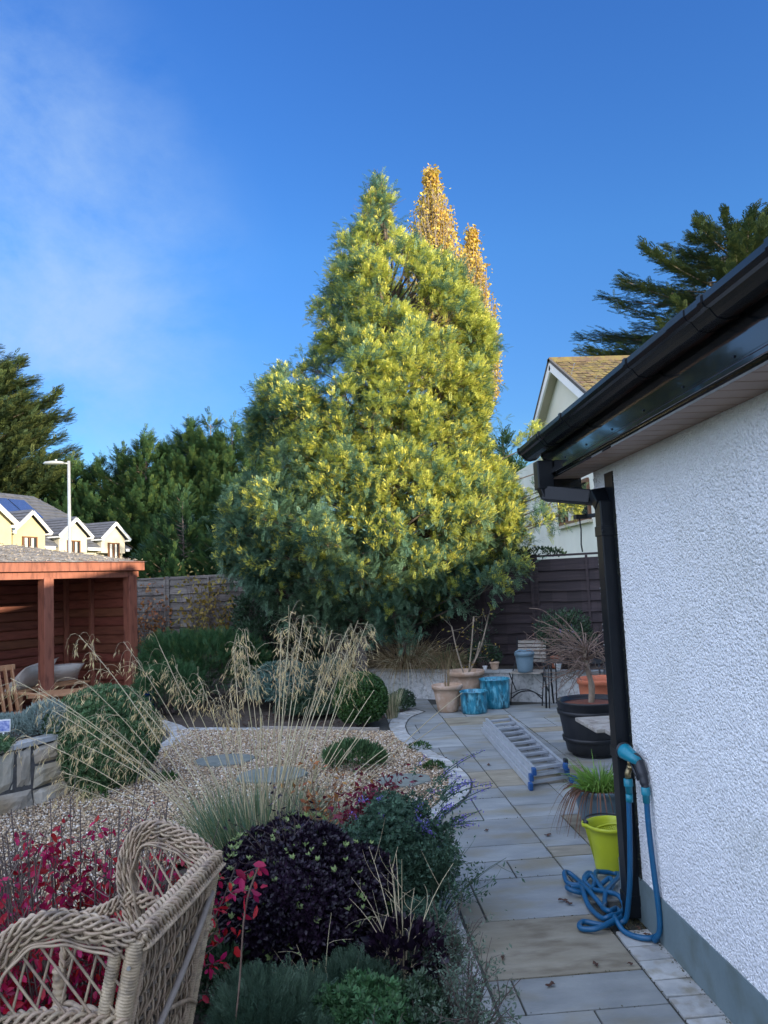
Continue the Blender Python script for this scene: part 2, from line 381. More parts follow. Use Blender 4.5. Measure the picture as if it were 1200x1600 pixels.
M['blackiron'] = mat('black_iron', (.008, .009, .011), rough=.5)
M['potting'] = mat('potting_soil', (.03, .02, .015), (.06, .04, .03), 30, .95, bump=.8, bscale=60)
M['redmulch'] = mat('red_mulch', (.22, .06, .03), (.12, .04, .025), 30, .9, bump=.8, bscale=60)
M['greywood'] = mat('weathered_wood', (.27, .24, .20), (.36, .33, .28), 9, .8, stretch=(1, 1, 8), bump=.3, bscale=30, c3=(.18, .15, .12), island=.1)
M['fenceL'] = mat('weathered_fence', (.12, .10, .085), (.20, .175, .15), 5, .85, stretch=(.5, .5, 7), bump=.5, bscale=18, c3=(.07, .05, .045), island=.3)
M['fenceR'] = mat('dark_fence', (.028, .019, .021), (.045, .030, .031), 5, .8, stretch=(.5, .5, 6), bump=.4, bscale=18, island=.25)
M['redwood'] = mat('redwood_stain', (.22, .078, .042), (.29, .105, .06), 4, .6, stretch=(3, 3, .6), bump=.25, bscale=25, c3=(.14, .045, .026), island=.12)
M['redboard'] = mat('redwood_boards', (.16, .048, .027), (.22, .070, .038), 4, .62, stretch=(.7, .7, 5), bump=.25, bscale=25, c3=(.12, .03, .015), island=.18)
M['felt'] = mat('roof_litter', (.14, .115, .09), (.26, .24, .21), 9, .95, bump=1, bscale=20, c3=(.09, .08, .06), bdist=.04)
M['cushion'] = mat('beige_cushion', (.58, .54, .48), (.64, .60, .54), 6, .95, bump=.3, bscale=150)
M['teak'] = mat('orange_wood', (.33, .16, .075), (.40, .21, .10), 6, .6, stretch=(4, 4, .8), bump=.15)
M['stone'] = mat('wall_stone', (.29, .25, .185), (.43, .385, .31), 4, .85, island=.2, bump=.9, bscale=9, c3=(.32, .24, .14), c3s=.9, bdist=.02, detail=9)
M['mortar'] = mat('dark_mortar', (.05, .048, .042), (.09, .085, .08), 20, .95, bump=.6, bscale=50)
M['oldrender'] = mat('old_white_roughcast', (.50, .50, .48), (.62, .62, .60), 14, .9, bump=1, bscale=70, c3=(.30, .31, .29))
M['coping'] = mat('grey_coping', (.26, .27, .26), (.36, .36, .34), 6, .8, bump=.4, bscale=30)
M['wicker'] = mat('grey_wicker', (.31, .225, .145), (.44, .335, .23), 18, .6, island=.17, bump=.35, bscale=220, c3=(.17, .13, .095), bdist=.002)
M['wickerdark'] = mat('wicker_core', (.10, .08, .06), (.15, .12, .09), 30, .8)
M['bark'] = mat('bark', (.10, .075, .055), (.17, .13, .10), 12, .9, stretch=(1, 1, .3), bump=.8, bscale=25)
M['twig'] = mat('pale_twig', (.30, .24, .17), (.22, .17, .12), 20, .8, island=.2)
M['darktwig'] = mat('dark_twig', (.075, .052, .045), (.12, .09, .075), 20, .8, island=.2)
M['redtwig'] = mat('reddish_twig', (.14, .09, .065), (.22, .15, .11), 20, .8, island=.2)
def lf(name, c1, c2=None, isl=.3, rough=.5, tr=.3, sc=3.0): M[name] = mat(name, c1, c2 or tuple(x * 1.25 for x in c1), sc, rough, island=isl, transl=tr, spec=.35)
lf('mimosa_leaf', (.11, .22, .15), (.18, .28, .15), .4, .5, .3, 1.2)
lf('mimosa_young', (.50, .54, .12), (.58, .60, .13), .3, .5, .35, 1.5)
lf('mimosa_bud', (.66, .62, .12), (.72, .66, .13), .22, .6, .3, 1.5)
lf('poplar_leaf', (.62, .47, .10), (.58, .38, .07), .35, .5, .45, 1.0)
lf('conifer_leaf', (.032, .078, .032), (.055, .115, .042), .35, .6, .15, .35)
lf('conifer_tip', (.09, .15, .045), (.12, .17, .045), .3, .6, .2, .5)
lf('cypress_leaf', (.04, .075, .035), (.07, .105, .045), .4, .6, .15, .35)
lf('cypress_tip', (.13, .15, .05), (.12, .16, .05), .3, .6, .2, .5)
lf('juniper_leaf', (.04, .11, .04), (.06, .14, .05), .35, .6, .2)
lf('box_leaf', (.035, .085, .022), (.055, .12, .03), .4, .4, .2, 8)
lf('dark_leaf', (.03, .06, .03), (.05, .09, .045), .4, .45, .2)
lf('blue_leaf', (.07, .14, .12), (.10, .17, .13), .35, .6, .2)
lf('hebe_leaf', (.06, .125, .05), (.095, .17, .065), .4, .45, .2, 6)
lf('silver_leaf', (.20, .27, .24), (.27, .33, .29), .3, .7, .2)
lf('purple_leaf', (.010, .006, .014), (.020, .010, .022), .45, .35, .15, 8)
lf('lime_leaf', (.22, .31, .10), (.28, .35, .14), .25, .45, .4)
lf('red_leaf', (.46, .018, .065), (.30, .010, .04), .4, .45, .45, 5)
lf('nandina_leaf', (.20, .018, .045), (.13, .016, .03), .35, .45, .3, 8)
lf('catmint_leaf', (.04, .09, .055), (.065, .125, .075), .4, .6, .25)
lf('flower', (.17, .13, .45), (.22, .17, .52), .3, .6, .3)
lf('sage_leaf', (.085, .13, .09), (.13, .18, .125), .3, .65, .25)
lf('bluejuniper', (.05, .10, .065), (.085, .14, .085), .35, .6, .2)
lf('straw', (.58, .49, .30), (.68, .60, .40), .25, .7, .25)
lf('strawhead', (.55, .42, .20), (.66, .52, .28), .3, .7, .35)
lf('grassblade', (.13, .19, .085), (.20, .24, .10), .35, .6, .25)
lf('tealblade', (.09, .20, .13), (.13, .24, .16), .3, .6, .25)
lf('brownsedge', (.27, .19, .10), (.36, .27, .15), .35, .7, .25)
lf('freshblade', (.14, .27, .04), (.22, .36, .07), .3, .45, .35)
lf('brownblade', (.13, .065, .04), (.18, .10, .06), .3, .8, .2)
lf('copper_leaf', (.30, .11, .04), (.36, .17, .05), .35, .6, .3)
lf('gold_leaf', (.34, .22, .04), (.24, .20, .05), .35, .6, .3)
lf('deadleaf', (.06, .032, .022), (.10, .055, .035), .3, .8, .1)
lf('white_flower', (.7, .7, .68), None, .1, .6, .3)

# ------------------------------------------------------------------ ground
b = MB(); n = 40
b.quad((-400, -60, -.05), (400, -60, -.05), (400, 600, -.05), (-400, 600, -.05))
o = b.build('ground', M['grass']); tag(o, kind='structure')
def sheet(name, poly, z, m, jit=0):
    b = MB(); b.quad(*[(x, y, z) for x, y in poly]); return tag(b.build(name, m), kind='structure')
sheet('garden_soil', [(-9, -3), (1.3, -3), (1.3, 5), (3.9, 5), (3.9, 10.6), (.2, 12.6), (-5, 15), (-9, 16)], -.03, M['soil'])
def smooth2(pts, n=8): return [(p.x, p.y) for p in bez([(x, y, 0) for x, y in pts], n)]
OUT = [(.383, 1.6), (.383, 3.0), (.383, 4.0), (.42, 4.8), (.52, 5.45), (.69, 5.80), (.82, 6.2), (.87, 6.64), (.80, 7.19), (.70, 7.65), (.59, 8.14), (.55, 8.75), (.57, 9.14), (.71, 9.66), (.96, 10.07)]
INN = [(.545, 1.6), (.545, 3.0), (.545, 4.0), (.57, 4.8), (.66, 5.42), (.84, 5.75), (.99, 6.14), (1.04, 6.5), (.99, 7.03), (.85, 7.6), (.73, 8.3), (.72, 8.75), (.75, 9.05), (.85, 9.45), (1.06, 9.79)]
so_, si_ = smooth2(OUT), smooth2(INN)
grav = [(p[0], p[1]) for p in so_ if 5.3 < p[1] < 8.65][::1]
BACK = [(.40, 8.63), (-.76, 9.13), (-1.95, 9.42)]
LEFT = [(-1.86, 9.1), (-1.80, 8.6), (-2.0, 8.15), (-2.2, 7.4), (-2.5, 6.8), (-2.9, 6.2), (-3.6, 5.3), (-4.4, 4.4)]
FRONT = [(-3.6, 3.2), (-2.4, 3.3), (-1.5, 4.1), (-1.0, 4.9), (-.2, 5.35), (.42, 5.3)]
GP = grav + BACK + LEFT + FRONT
sheet('gravel_base', GP, .004, M['gravelbed'])
# pebbles
def inpoly(P, poly):
    x, y = P[:, 0], P[:, 1]; ins = np.zeros(len(P), bool); j = len(poly) - 1
    for i in range(len(poly)):
        xi, yi = poly[i]; xj, yj = poly[j]
        c = ((yi > y) != (yj > y)) & (x < (xj - xi) * (y - yi) / (yj - yi + 1e-12) + xi); ins ^= c; j = i
    return ins
P = np.stack([rng.uniform(-4.4, .9, 190000), rng.uniform(3.2, 9.5, 190000)], 1); P = P[inpoly(P, GP)][:88000]
octv = np.array([(1, 0, 0), (0, 1, 0), (-1, 0, 0), (0, -1, 0), (0, 0, 1), (0, 0, -1.)]) * .5
octf = np.array([(0, 1, 4), (1, 2, 4), (2, 3, 4), (3, 0, 4), (1, 0, 5), (2, 1, 5), (3, 2, 5), (0, 3, 5)])
sz = rng.uniform(.011, .027, len(P)); sc3 = sz[:, None] * np.stack([rng.uniform(.8, 1.5, len(P)), rng.uniform(.7, 1.1, len(P)), rng.uniform(.4, .7, len(P))], 1)
P3 = np.column_stack([P, .008 + rng.uniform(0, .012, len(P))])
R = rots(np.array([0, 0, 1.]) + rng.normal(size=(len(P), 3)) * .5)
V, F = stamp((octv, octf), P3, R, sc3)
tag(mesh_np('gravel', V, F, M['pebble']), 'gravel', None, None, 'stuff')

# ------------------------------------------------------------------ patio slabs
J = .0095
sheet('patio_joint', [(.3, -1), (1.42, -1), (1.42, 3.9), (4.4, 3.9), (4.4, 9.1), (2.9, 10.05), (1.1, 11.1), (.9, 10.1), (.3, 9.2)], -.008, M['joint'])
ba, bt = MB(), MB()
def slab(x0, x1, y0, y1, tan=False):
    g = J * random.uniform(.8, 1.3)
    (bt if tan else ba).box(((x0 + x1) / 2, (y0 + y1) / 2, -.02 + random.uniform(-.001, .001)), (x1 - x0 - g, y1 - y0 - g, .04))
A = 1.212; B0 = .555; Dx = 2.03
def rows(x0, x1, ys, splits={}, tans=()):
    for i in range(len(ys) - 1):
        xs = [x0] + splits.get(i, []) + [x1]
        for k in range(len(xs) - 1): slab(xs[k], xs[k + 1], ys[i], ys[i + 1], i in tans)
rows(B0, A, [1.0, 1.55, 2.07, 2.5, 3.018, 3.28, 3.82, 4.33, 4.59, 4.85, 5.36, 5.87, 6.13, 6.66, 7.17, 7.69, 8.2, 8.46, 8.98, 9.5, 10.0, 10.5, 10.95],
     {0: [.8], 3: [.914], 4: [.656], 6: [.665], 7: [.932], 10: [.95], 13: [.80], 14: [.95], 17: [.85], 19: [.9]}, (5, 12))
# fix the 3.018 to 3.82 rows of the photograph: one narrow split row, one big tan slab
rows(A, 1.48, [3.95, 4.6, 4.77, 5.11, 5.36], {}, (1,))
rows(1.48, Dx, [3.95, 4.77, 5.36], {}, (1,))
rows(A, Dx, [5.36, 5.64, 6.17, 6.69, 7.2, 7.46, 7.98, 8.5, 8.76, 9.28, 9.8, 10.3], {1: [1.62], 2: [1.75], 3: [1.5], 4: [1.75], 6: [1.55], 7: [1.8], 9: [1.5]}, (2, 8))
rows(Dx, 2.86, [3.95, 4.5, 5.0, 5.26, 5.8, 6.3, 6.85, 7.1, 7.6, 8.15, 8.4, 8.95, 9.45, 9.9], {0: [2.3], 2: [2.5], 5: [2.4], 7: [2.3], 8: [2.6], 10: [2.35]}, (4, 9))
rows(2.86, 3.7, [3.95, 4.5, 5.1, 5.6, 6.2, 6.7, 7.3, 7.8, 8.3, 8.9, 9.4], {1: [3.3], 4: [3.2], 7: [3.4]}, (5,))
rows(3.7, 4.4, [3.95, 4.7, 5.4, 6.2, 7.0, 7.8, 8.6], {}, ())
o = ba.build('patio_slabs', M['slab'], bevel=.002); tag(o, kind='structure')
o = bt.build('patio_slabs', M['slabtan'], bevel=.002); tag(o, kind='structure')
# mortar strip and setts following the curve
def band(name, oo, ii, pitch, ztop, m, wid=.0, gap=.009):
    """stones between two polylines, cut across every 'pitch' metres"""
    oo = [Vector((x, y, 0)) for x, y in oo]; ii = [Vector((x, y, 0)) for x, y in ii]
    b = MB(); L_ = 0; segs = [0]
    mids = [(a + c) / 2 for a, c in zip(oo, ii)]
    for i in range(1, len(mids)): segs.append(segs[-1] + (mids[i] - mids[i - 1]).length)
    def at(s):
        s = max(0, min(segs[-1] - 1e-6, s))
        for i in range(1, len(segs)):
            if segs[i] >= s:
                t = (s - segs[i - 1]) / max(1e-9, segs[i] - segs[i - 1]); return oo[i - 1].lerp(oo[i], t), ii[i - 1].lerp(ii[i], t)
    s = 0
    while s < segs[-1] - .04:
        w = pitch * random.uniform(.85, 1.2)
        a0, b0 = at(s + gap / 2); a1, b1 = at(s + w - gap / 2)
        j = lambda: Vector((random.uniform(-.003, .003), random.uniform(-.003, .003), 0))
        zt = ztop + random.uniform(-.002, .002)
        q = [a0 + j(), b0 + j(), b1 + j(), a1 + j()]
        vs = [Vector((p.x, p.y, -.03)) for p in q] + [Vector((p.x, p.y, zt)) for p in q]
        b.add(vs, [(3, 2, 1, 0), (4, 5, 6, 7), (0, 1, 5, 4), (1, 2, 6, 5), (2, 3, 7, 6), (3, 0, 4, 7)])
        s += w
    return tag(b.build(name, m, bevel=.004), kind='structure')
k = len(so_)
jo = [(x - .012, y) for x, y in so_]; ji = [(x + .014, y) for x, y in si_]
b = MB()
for i in range(k - 1): b.quad((*jo[i], .003), (*ji[i], .003), (*ji[i + 1], .003), (*jo[i + 1], .003))
tag(b.build('sett_joint', M['joint']), kind='structure')
band('path_setts', so_, si_, .098, .010, M['sett'])
wy = [1.0, 2, 3, 3.62]
band('wall_setts', [(1.375, y) for y in wy], [(A + .008, y) for y in wy], .145, .002, M['sett'])
# round paved corner by the summerhouse
cu_o = smooth2([(-2.02, 7.7), (-1.83, 8.3), (-1.72, 8.9), (-1.86, 9.55), (-2.25, 10.2)])
cu_i = smooth2([(-2.25, 7.8), (-2.02, 8.35), (-1.93, 8.9), (-2.05, 9.45), (-2.42, 10.05)])
band('round_setts', cu_o, cu_i, .11, .016, M['sett'])
sheet('round_paving_joint', [(-2.0, 7.9), (-1.83, 8.9), (-2.2, 10.2), (-2.9, 12.0), (-4.6, 9.6), (-3.6, 8.2)], .001, M['joint'])
b = MB()
for r0, r1, n_ in ((.0, .42, 5), (.45, .86, 9), (.89, 1.35, 13), (1.38, 1.8, 16), (1.84, 2.3, 20)):
    for q in range(n_):
        a0 = 2 * PI * q / n_ + r0; a1 = a0 + 2 * PI / n_ - .03 / max(r1, .3)
        pp = [(r0 + .02, a0), (r1, a0), (r1, (a0 + a1) / 2), (r1, a1), (r0 + .02, a1)]
        v = [(-3.3 + 1.18 * r * math.cos(a), 9.1 + r * math.sin(a)) for r, a in pp]
        if not all(inpoly(np.array(v), [(-2.2, 7.8), (-1.96, 8.9), (-2.2, 9.7), (-2.6, 10.9), (-4.9, 11.0), (-4.9, 8.3)])): continue
        b.add([(x, y, -.02) for x, y in v] + [(x, y, .008) for x, y in v], [(4, 3, 2, 1, 0), (5, 6, 7, 8, 9)] + [(i, (i + 1) % 5, 5 + (i + 1) % 5, 5 + i) for i in range(5)])
tag(b.build('round_paving', M['slab'], bevel=.003), kind='structure')
# setts along the far edge of the gravel
band('edge_setts', [(-1.80, 9.50), (-.92, 9.22)], [(-1.84, 9.36), (-.95, 9.08)], .12, .02, M['sett'])
b = MB(); b.beam((-.92, 9.17, .015), (.42, 8.66, .015), .03, .06); tag(b.build('timber_edging', M['greywood']), kind='structure')
# stepping stones in the gravel
for i, (x, y, r) in enumerate([(-.62, 6.9, .27), (-1.12, 7.6, .25), (.50, 6.45, .2)]):
    b = MB(); n_ = 14
    v = [(x + r * 1.15 * math.cos(2 * PI * q / n_) * random.uniform(.93, 1.05), y + r * math.sin(2 * PI * q / n_) * random.uniform(.93, 1.05)) for q in range(n_)]
    b.add([(p[0], p[1], 0) for p in v] + [(p[0], p[1], .03) for p in v], [tuple(range(n_, 2 * n_))] + [(i_, (i_ + 1) % n_, n_ + (i_ + 1) % n_, n_ + i_) for i_ in range(n_)])
    tag(b.build('stepping_stone', M['slate'], bevel=.006),
        ['round grey-green stepping stone in the middle of the gravel behind the tall grass stems', 'round grey stepping stone in the gravel nearest the round paved corner', 'small flat stepping stone at the right edge of the gravel by the catmint'][i], 'stepping stone', 'stepping stones in the gravel')

# ------------------------------------------------------------------ the bungalow
WX = 1.379; WYE = 3.94
hs = thing('bungalow', 'white roughcast bungalow with black gutter, black fascia and grey painted plinth', 'house', (WX, WYE, 0))
b = MB()
b.box(((WX + 16) / 2, (WYE - 14) / 2, 1.245), (16 - WX, WYE + 14, 2.07))
b.v = [(x, y, z) for x, y, z in b.v]
# gable triangle above the end wall, ridge runs along y
RX, RZ, EZ = 5.3, 4.42, 2.35
b.add([(1.379, WYE - .002, 2.19), (9.3, WYE - .002, 2.19), (RX, WYE - .002, RZ - .15), (1.379, WYE - .25, 2.19), (9.3, WYE - .25, 2.19), (RX, WYE - .25, RZ - .15)], [(1, 0, 2), (3, 4, 5), (0, 3, 5, 2), (4, 1, 2, 5)])
b.build('wall', M['roughcast'], hs)
b = MB(); b.box(((WX + 16) / 2, (WYE - 14) / 2, .105), (16 - WX + .012, WYE + 14 + .012, .21)); b.build('plinth', M['plinth'], hs)
# render crumbs near the corner and along the wall
n_ = 24000
P = np.column_stack([np.full(n_, WX + .001), WYE - rng.uniform(0, 1, n_) ** 1.0 * 2.6, rng.uniform(.205, 2.15, n_)])
n2 = 1800
P2 = np.column_stack([WX + rng.uniform(-.002, .03, n2), WYE + rng.uniform(-.004, .002, n2), rng.uniform(.205, 2.15, n2)])
P = np.concatenate([P, P2]); R = rots(rng.normal(size=(len(P), 3)))
V, F = stamp((octv, octf), P, R, np.concatenate([rng.uniform(.004, .010, n_), rng.uniform(.006, .012, n2)]))
tag(mesh_np('roughcast_pebbles', V, F, M['crumb'], hs), 'white stone crumbs of the roughcast', None, None, 'stuff')
# soffit with grooves
b = MB(); y = WYE + .22
while y > -6:
    b.box(((1.20 + WX) / 2, y - .048, 2.176), (WX - 1.20, .093, .012)); y -= .1
b.build('soffit', M['soffit'], hs, bevel=.002)
b = MB(); b.box((1.185, (WYE + .2 - 8) / 2, 2.275), (.02, WYE + .2 + 8, .19)); 
b.box((1.176, (WYE + .2 - 8) / 2, 2.202), (.016, WYE + .2 + 8, .010)); b.box((1.172, (WYE + .2 - 8) / 2, 2.183), (.03, WYE + .2 + 8, .018)); b.box((1.19, (WYE + .2 - 8) / 2, 2.168), (.02, WYE + .2 + 8, .010))
b.build('fascia', M['blackpvc'], hs, bevel=.002)
yy_ = 3.75
while yy_ > .8:
    b = MB(); b.tube([(1.178, yy_, 2.225), (1.1715, yy_, 2.225)], .0045, 8); b.build('fascia_nail', M['blackpipe'], hs); yy_ -= .33
# boxed end of the eaves
b = MB(); b.box((1.28, WYE + .215, 2.245), (.20, .03, .25)); b.box((1.28, WYE + .235, 2.11), (.22, .03, .03)); b.build('end_box', M['blackpvc'], hs, bevel=.003)
b = MB(); b.beam((1.18, WYE + .24, 2.30), (RX, WYE + .24, RZ), .03, .2); b.beam((RX, WYE + .24, RZ), (9.6, WYE + .24, 2.30), .03, .2); b.build('bargeboard', M['blackpvc'], hs)
# roof
b = MB()
for s_ in (0, 1):
    x0, z0 = (1.15, EZ) if s_ == 0 else (9.45, EZ)
    v = [(x0, -14, z0), (x0, WYE + .26, z0), (RX, WYE + .26, RZ), (RX, -14, RZ)]
    b.add(v + [(x, y, z + .07) for x, y, z in v], [(0, 1, 2, 3), (7, 6, 5, 4), (0, 4, 5, 1), (1, 5, 6, 2), (3, 7, 4, 0)])
# unseen second block further right, added for its shadow on the garden
v = [(8.3, -14, 2.5), (8.3, 3.6, 2.5), (11.6, 3.6, 4.72), (11.6, -14, 4.72)]; b.add(v + [(x, y, z + .07) for x, y, z in v], [(0, 1, 2, 3), (7, 6, 5, 4), (0, 4, 5, 1), (1, 5, 6, 2)])
v = [(14.9, -14, 2.5), (14.9, 3.6, 2.5), (11.6, 3.6, 4.72), (11.6, -14, 4.72)]; b.add(v + [(x, y, z + .07) for x, y, z in v], [(0, 1, 2, 3), (7, 6, 5, 4), (0, 4, 5, 1), (1, 5, 6, 2)])
b.build('roof', M['rooftile'], hs)
b = MB(); b.add([(8.4, 3.3, 2.2), (14.8, 3.3, 2.2), (11.6, 3.3, 4.65), (8.4, 3.1, 2.2), (14.8, 3.1, 2.2), (11.6, 3.1, 4.65)], [(1, 0, 2), (3, 4, 5), (0, 3, 5, 2), (4, 1, 2, 5), (0, 1, 4, 3)]); b.build('gable', M['palecream'], hs)  # end wall of the added, unseen block
# gutter: ogee profile along y
prof = [(1.172, 2.345), (1.170, 2.312), (1.155, 2.298), (1.125, 2.292), (1.100, 2.298), (1.090, 2.310), (1.080, 2.324), (1.068, 2.328), (1.060, 2.342), (1.060, 2.362), (1.066, 2.362), (1.068, 2.335), (1.160, 2.31), (1.160, 2.335)]
def sweep(name, pr, y0, y1, m, grow_=0.0):
    cx_ = sum(p[0] for p in pr) / len(pr); cz_ = sum(p[1] for p in pr) / len(pr)
    pr = [((x - cx_) * (1 + grow_) + cx_, (z - cz_) * (1 + grow_) + cz_) for x, z in pr]
    b = MB(); n_ = len(pr); b.add([(x, y0, z) for x, z in pr] + [(x, y1, z) for x, z in pr], [tuple(range(n_ - 1, -1, -1)), tuple(range(n_, 2 * n_))] + [(i, (i + 1) % n_, n_ + (i + 1) % n_, n_ + i) for i in range(n_)])
    return b.build(name, m, hs)
gut = [p for p in prof[:10]] + [(1.066, 2.362), (1.066, 2.345), (1.165, 2.345)]
sweep('gutter', gut, -8, WYE + .30, M['gutterpvc'])
for y0 in (4.235, 3.80, 3.42, 2.62, 2.05, 1.70, .9): sweep('gutter_clip', gut[:11], y0 - .012, y0 + .012, M['gutterpvc'], .10)
sweep('gutter_joint', gut[:11], 2.15, 2.27, M['gutterpvc'], .06); sweep('gutter_joint', gut[:11], 3.84, 3.98, M['gutterpvc'], .06)
# downpipe
dp = MB(); px_ = 1.347; py_ = 3.73
def sqpipe(pts, w=.075, d=.068):
    for a, c in zip(pts[:-1], pts[1:]): dp.beam(a, c, w, d, up=(0, 1, 0))
sqpipe([(1.13, 4.0, 2.25), (1.13, 4.0, 2.10)], .085, .09)
sqpipe([(1.13, 4.0, 2.12), (1.15, 3.99, 2.06)]); sqpipe([(1.13, 3.995, 2.075), (1.325, 3.83, 2.03)])
sqpipe([(px_ - .008, 3.79, 2.05), (px_, 3.735, 1.98)]); sqpipe([(px_, py_, 2.0), (px_, py_, .02)], .066, .086)
dp.build('downpipe', M['blackpipe'], hs, bevel=.006)
b = MB(); b.box((WX - .002, 3.71, 1.13), (.008, .11, 2.02)); b.build('black_strip', M['blackpipe'], hs)
for z in (1.85, .78, .1):
    b = MB(); b.box((px_ + .002, py_, z), (.078, .098, .05)); b.tube([(px_ - .03, py_ - .052, z), (px_ - .03, py_ - .062, z)], .007, 8); b.build('pipe_clip', M['blackpipe'], hs, bevel=.003)
# end wall lantern bracket
b = MB(); b.box((1.335, 4.05, 1.95), (.07, .05, .022)); b.tube([(1.325, 4.05, 1.94), (1.33, 4.05, 1.88), (1.325, 4.05, 1.80), (1.33, 4.05, 1.76)], .004, 6); b.beam((1.36, 4.05, 1.95), (1.40, 3.94, 1.95), .02, .02); b.build('wall_bracket', M['blackiron'], hs)
for o_, k_ in [(o, k) for o in list(hs.children) for n, k in (('gutter', .0235), ('fascia', .0125), ('soffit', .011)) if o.name.split('.')[0] in (n, n + '_clip', n + '_joint', n + '_nail')]:
    for v_ in o_.data.vertices:
        yw = v_.co.y + WYE; v_.co.z += k_ * (4.2 - yw) * (1 if yw > -2 else 0) if o_.name.split('.')[0] not in ('gutter', 'fascia') else k_ * (4.2 - yw)
    if o_.name.split('.')[0] == 'fascia':
        for v_ in o_.data.vertices:
            if v_.co.z > 2.3: v_.co.z += .02
# outside tap
tp = MB(); ty = 3.60
tp.tube([(1.385, ty, .735), (1.325, ty, .735)], .012, 10); tp.tube([(1.385, ty, .735), (1.372, ty, .735)], .03, 12)
tp.tube([(1.335, ty, .735), (1.325, ty, .71), (1.325, ty, .68)], .014, 10); tp.tube([(1.335, ty, .735), (1.335, ty, .775)], .009, 8); tp.beam((1.335, ty - .028, .778), (1.335, ty + .028, .778), .012, .01)
tp.build('tap', M['brass'], hs, smooth=True)
# ------------------------------------------------------------------ hose, spray gun
ht = thing('garden_hose', 'blue garden hose heaped on the paving and hung from the tap on the white wall', 'garden hose', (1.33, 3.6, 0))
G_ = [(1.383, 3.516), (1.335, 3.491), (1.285, 3.519), (1.248, 3.585), (1.24, 3.649), (1.252, 3.734), (1.245, 3.826), (1.23, 3.941), (1.226, 4.078), (1.231, 4.205), (1.206, 4.267), (1.175, 4.253), (1.166, 4.161), (1.22, 4.124), (1.294, 4.193), (1.304, 4.136), (1.224, 4.026), (1.145, 4.023), (1.136, 4.077), (1.166, 4.116), (1.207, 4.064), (1.189, 3.965), (1.18, 3.853), (1.192, 3.714), (1.224, 3.694), (1.299, 3.755), (1.348, 3.839), (1.348, 3.92), (1.305, 3.995), (1.267, 4.071), (1.255, 4.163), (1.313, 4.228), (1.317, 4.027), (1.375, 4.069), (1.386, 4.139), (1.333, 4.113), (1.308, 4.135), (1.338, 4.223), (1.375, 4.255), (1.456, 4.25), (1.447, 4.165), (1.32, 4.0), (1.266, 3.885), (1.233, 3.812), (1.244, 3.75), (1.30, 3.811), (1.284, 3.713), (1.228, 3.651), (1.136, 3.611), (1.074, 3.635), (1.07, 3.67), (1.102, 3.701), (1.147, 3.679), (1.183, 3.651), (1.235, 3.67)]
def pz(i): return .016 + .022 * (0.5 + 0.5 * math.sin(i * 1.9)) * (1 if 3 < i < 50 else .2)
path = [(1.352, 3.465, .655), (1.352, 3.462, .50), (1.357, 3.45, .30), (1.362, 3.44, .16), (1.36, 3.445, .07), (1.345, 3.47, .02)]
path += [(x, y, pz(i)) for i, (x, y) in enumerate(G_)]
path += [(1.285, 3.66, .03), (1.30, 3.64, .12), (1.305, 3.61, .25), (1.315, 3.60, .45), (1.322, 3.60, .62)]
b = MB(); b.tube(bez(path, 7), .0125, 10); b.build('hose', M['hose'], ht, smooth=True)
def ring(b, p, d, r0, r1, r2):
    p = Vector(p); d = Vector(d).normalized(); b.tube([p, p + d * .002, p + d * .03, p + d * .034, p + d * .036, p + d * .07], [r0 * .9, r0, r0, r0, r1, r2], 14)
b = MB(); ring(b, (1.325, 3.60, .685), (0, 0, -1), .021, .017, .0155); b.tube([(1.325, 3.6, .615), (1.324, 3.6, .58)], .0165, 12); b.build('tap_connector', M['teal'], ht, smooth=True)
b = MB(); ring(b, (1.352, 3.466, .68), (0, 0, -1), .020, .0165, .0155); b.build('gun_connector', M['teal'], ht, smooth=True)
b = MB(); b.tube(bez([(1.352, 3.466, .675), (1.350, 3.472, .70), (1.348, 3.485, .74), (1.342, 3.51, .785), (1.335, 3.53, .80)], 5), [.017] * 4 + [.02] * 5 + [.023] * 5 + [.024] * 7, 12); g_ = b.build('spray_handle', M['grip'], ht, smooth=True)
b = MB(); b.tube([(1.338, 3.49, .785), (1.332, 3.53, .795), (1.322, 3.575, .805), (1.318, 3.60, .81), (1.317, 3.606, .811)], [.018, .027, .034, .037, .034], 16); b.build('spray_head', M['teal'], ht, smooth=True)
b = MB(); b.tube([(1.317, 3.603, .811), (1.316, 3.612, .812)], .040, 18); b.tube([(1.33, 3.56, .77), (1.335, 3.535, .73), (1.34, 3.51, .70)], .007, 8); b.build('trigger', M['grip'], ht, smooth=True)

# ------------------------------------------------------------------ pots and buckets
def pot(name, label, cat, x, y, z, r0, r1, h, m, rim=.02, rimh=.04, wall=.012, soil=None, group=None, n=36, extra=None, soilz=.85):
    t = thing(name, label, cat, (x, y, z), group)
    p = [(r0 * .9, 0), (r0, .008)] + [(r0 + (r1 - r0) * q ** .9, .008 + (h - rimh - .008) * q) for q in (.2, .4, .6, .8, 1)]
    p += [(r1 + rim, h - rimh + .003), (r1 + rim * 1.15, h - .006), (r1 + rim, h), (r1 + rim - wall, h), (r1 - wall, h - rimh), (r1 - wall - .006, h * soilz - .01)]
    b = MB(); b.lathe(p, (x, y, z), n); b.build('body', m, t, smooth=True)
    if soil:
        b = MB(); b.lathe([(r1 - wall, h * soilz - .01), (r1 * .5, h * soilz), (0, h * soilz + .006)], (x, y, z), 20); b.build('soil', soil, t, smooth=True)
    return t
yb = thing('bucket', 'bright yellow plastic bucket by the corner of the white house', 'bucket', (1.475, 4.34, 0))
b = MB(); pr = [(.088, 0), (.092, .006), (.096, .03), (.116, .20), (.121, .232), (.132, .236), (.134, .254), (.128, .256), (.124, .252), (.117, .235), (.092, .02), (0, .02)]
b.lathe(pr, (1.475, 4.34, 0), 40)
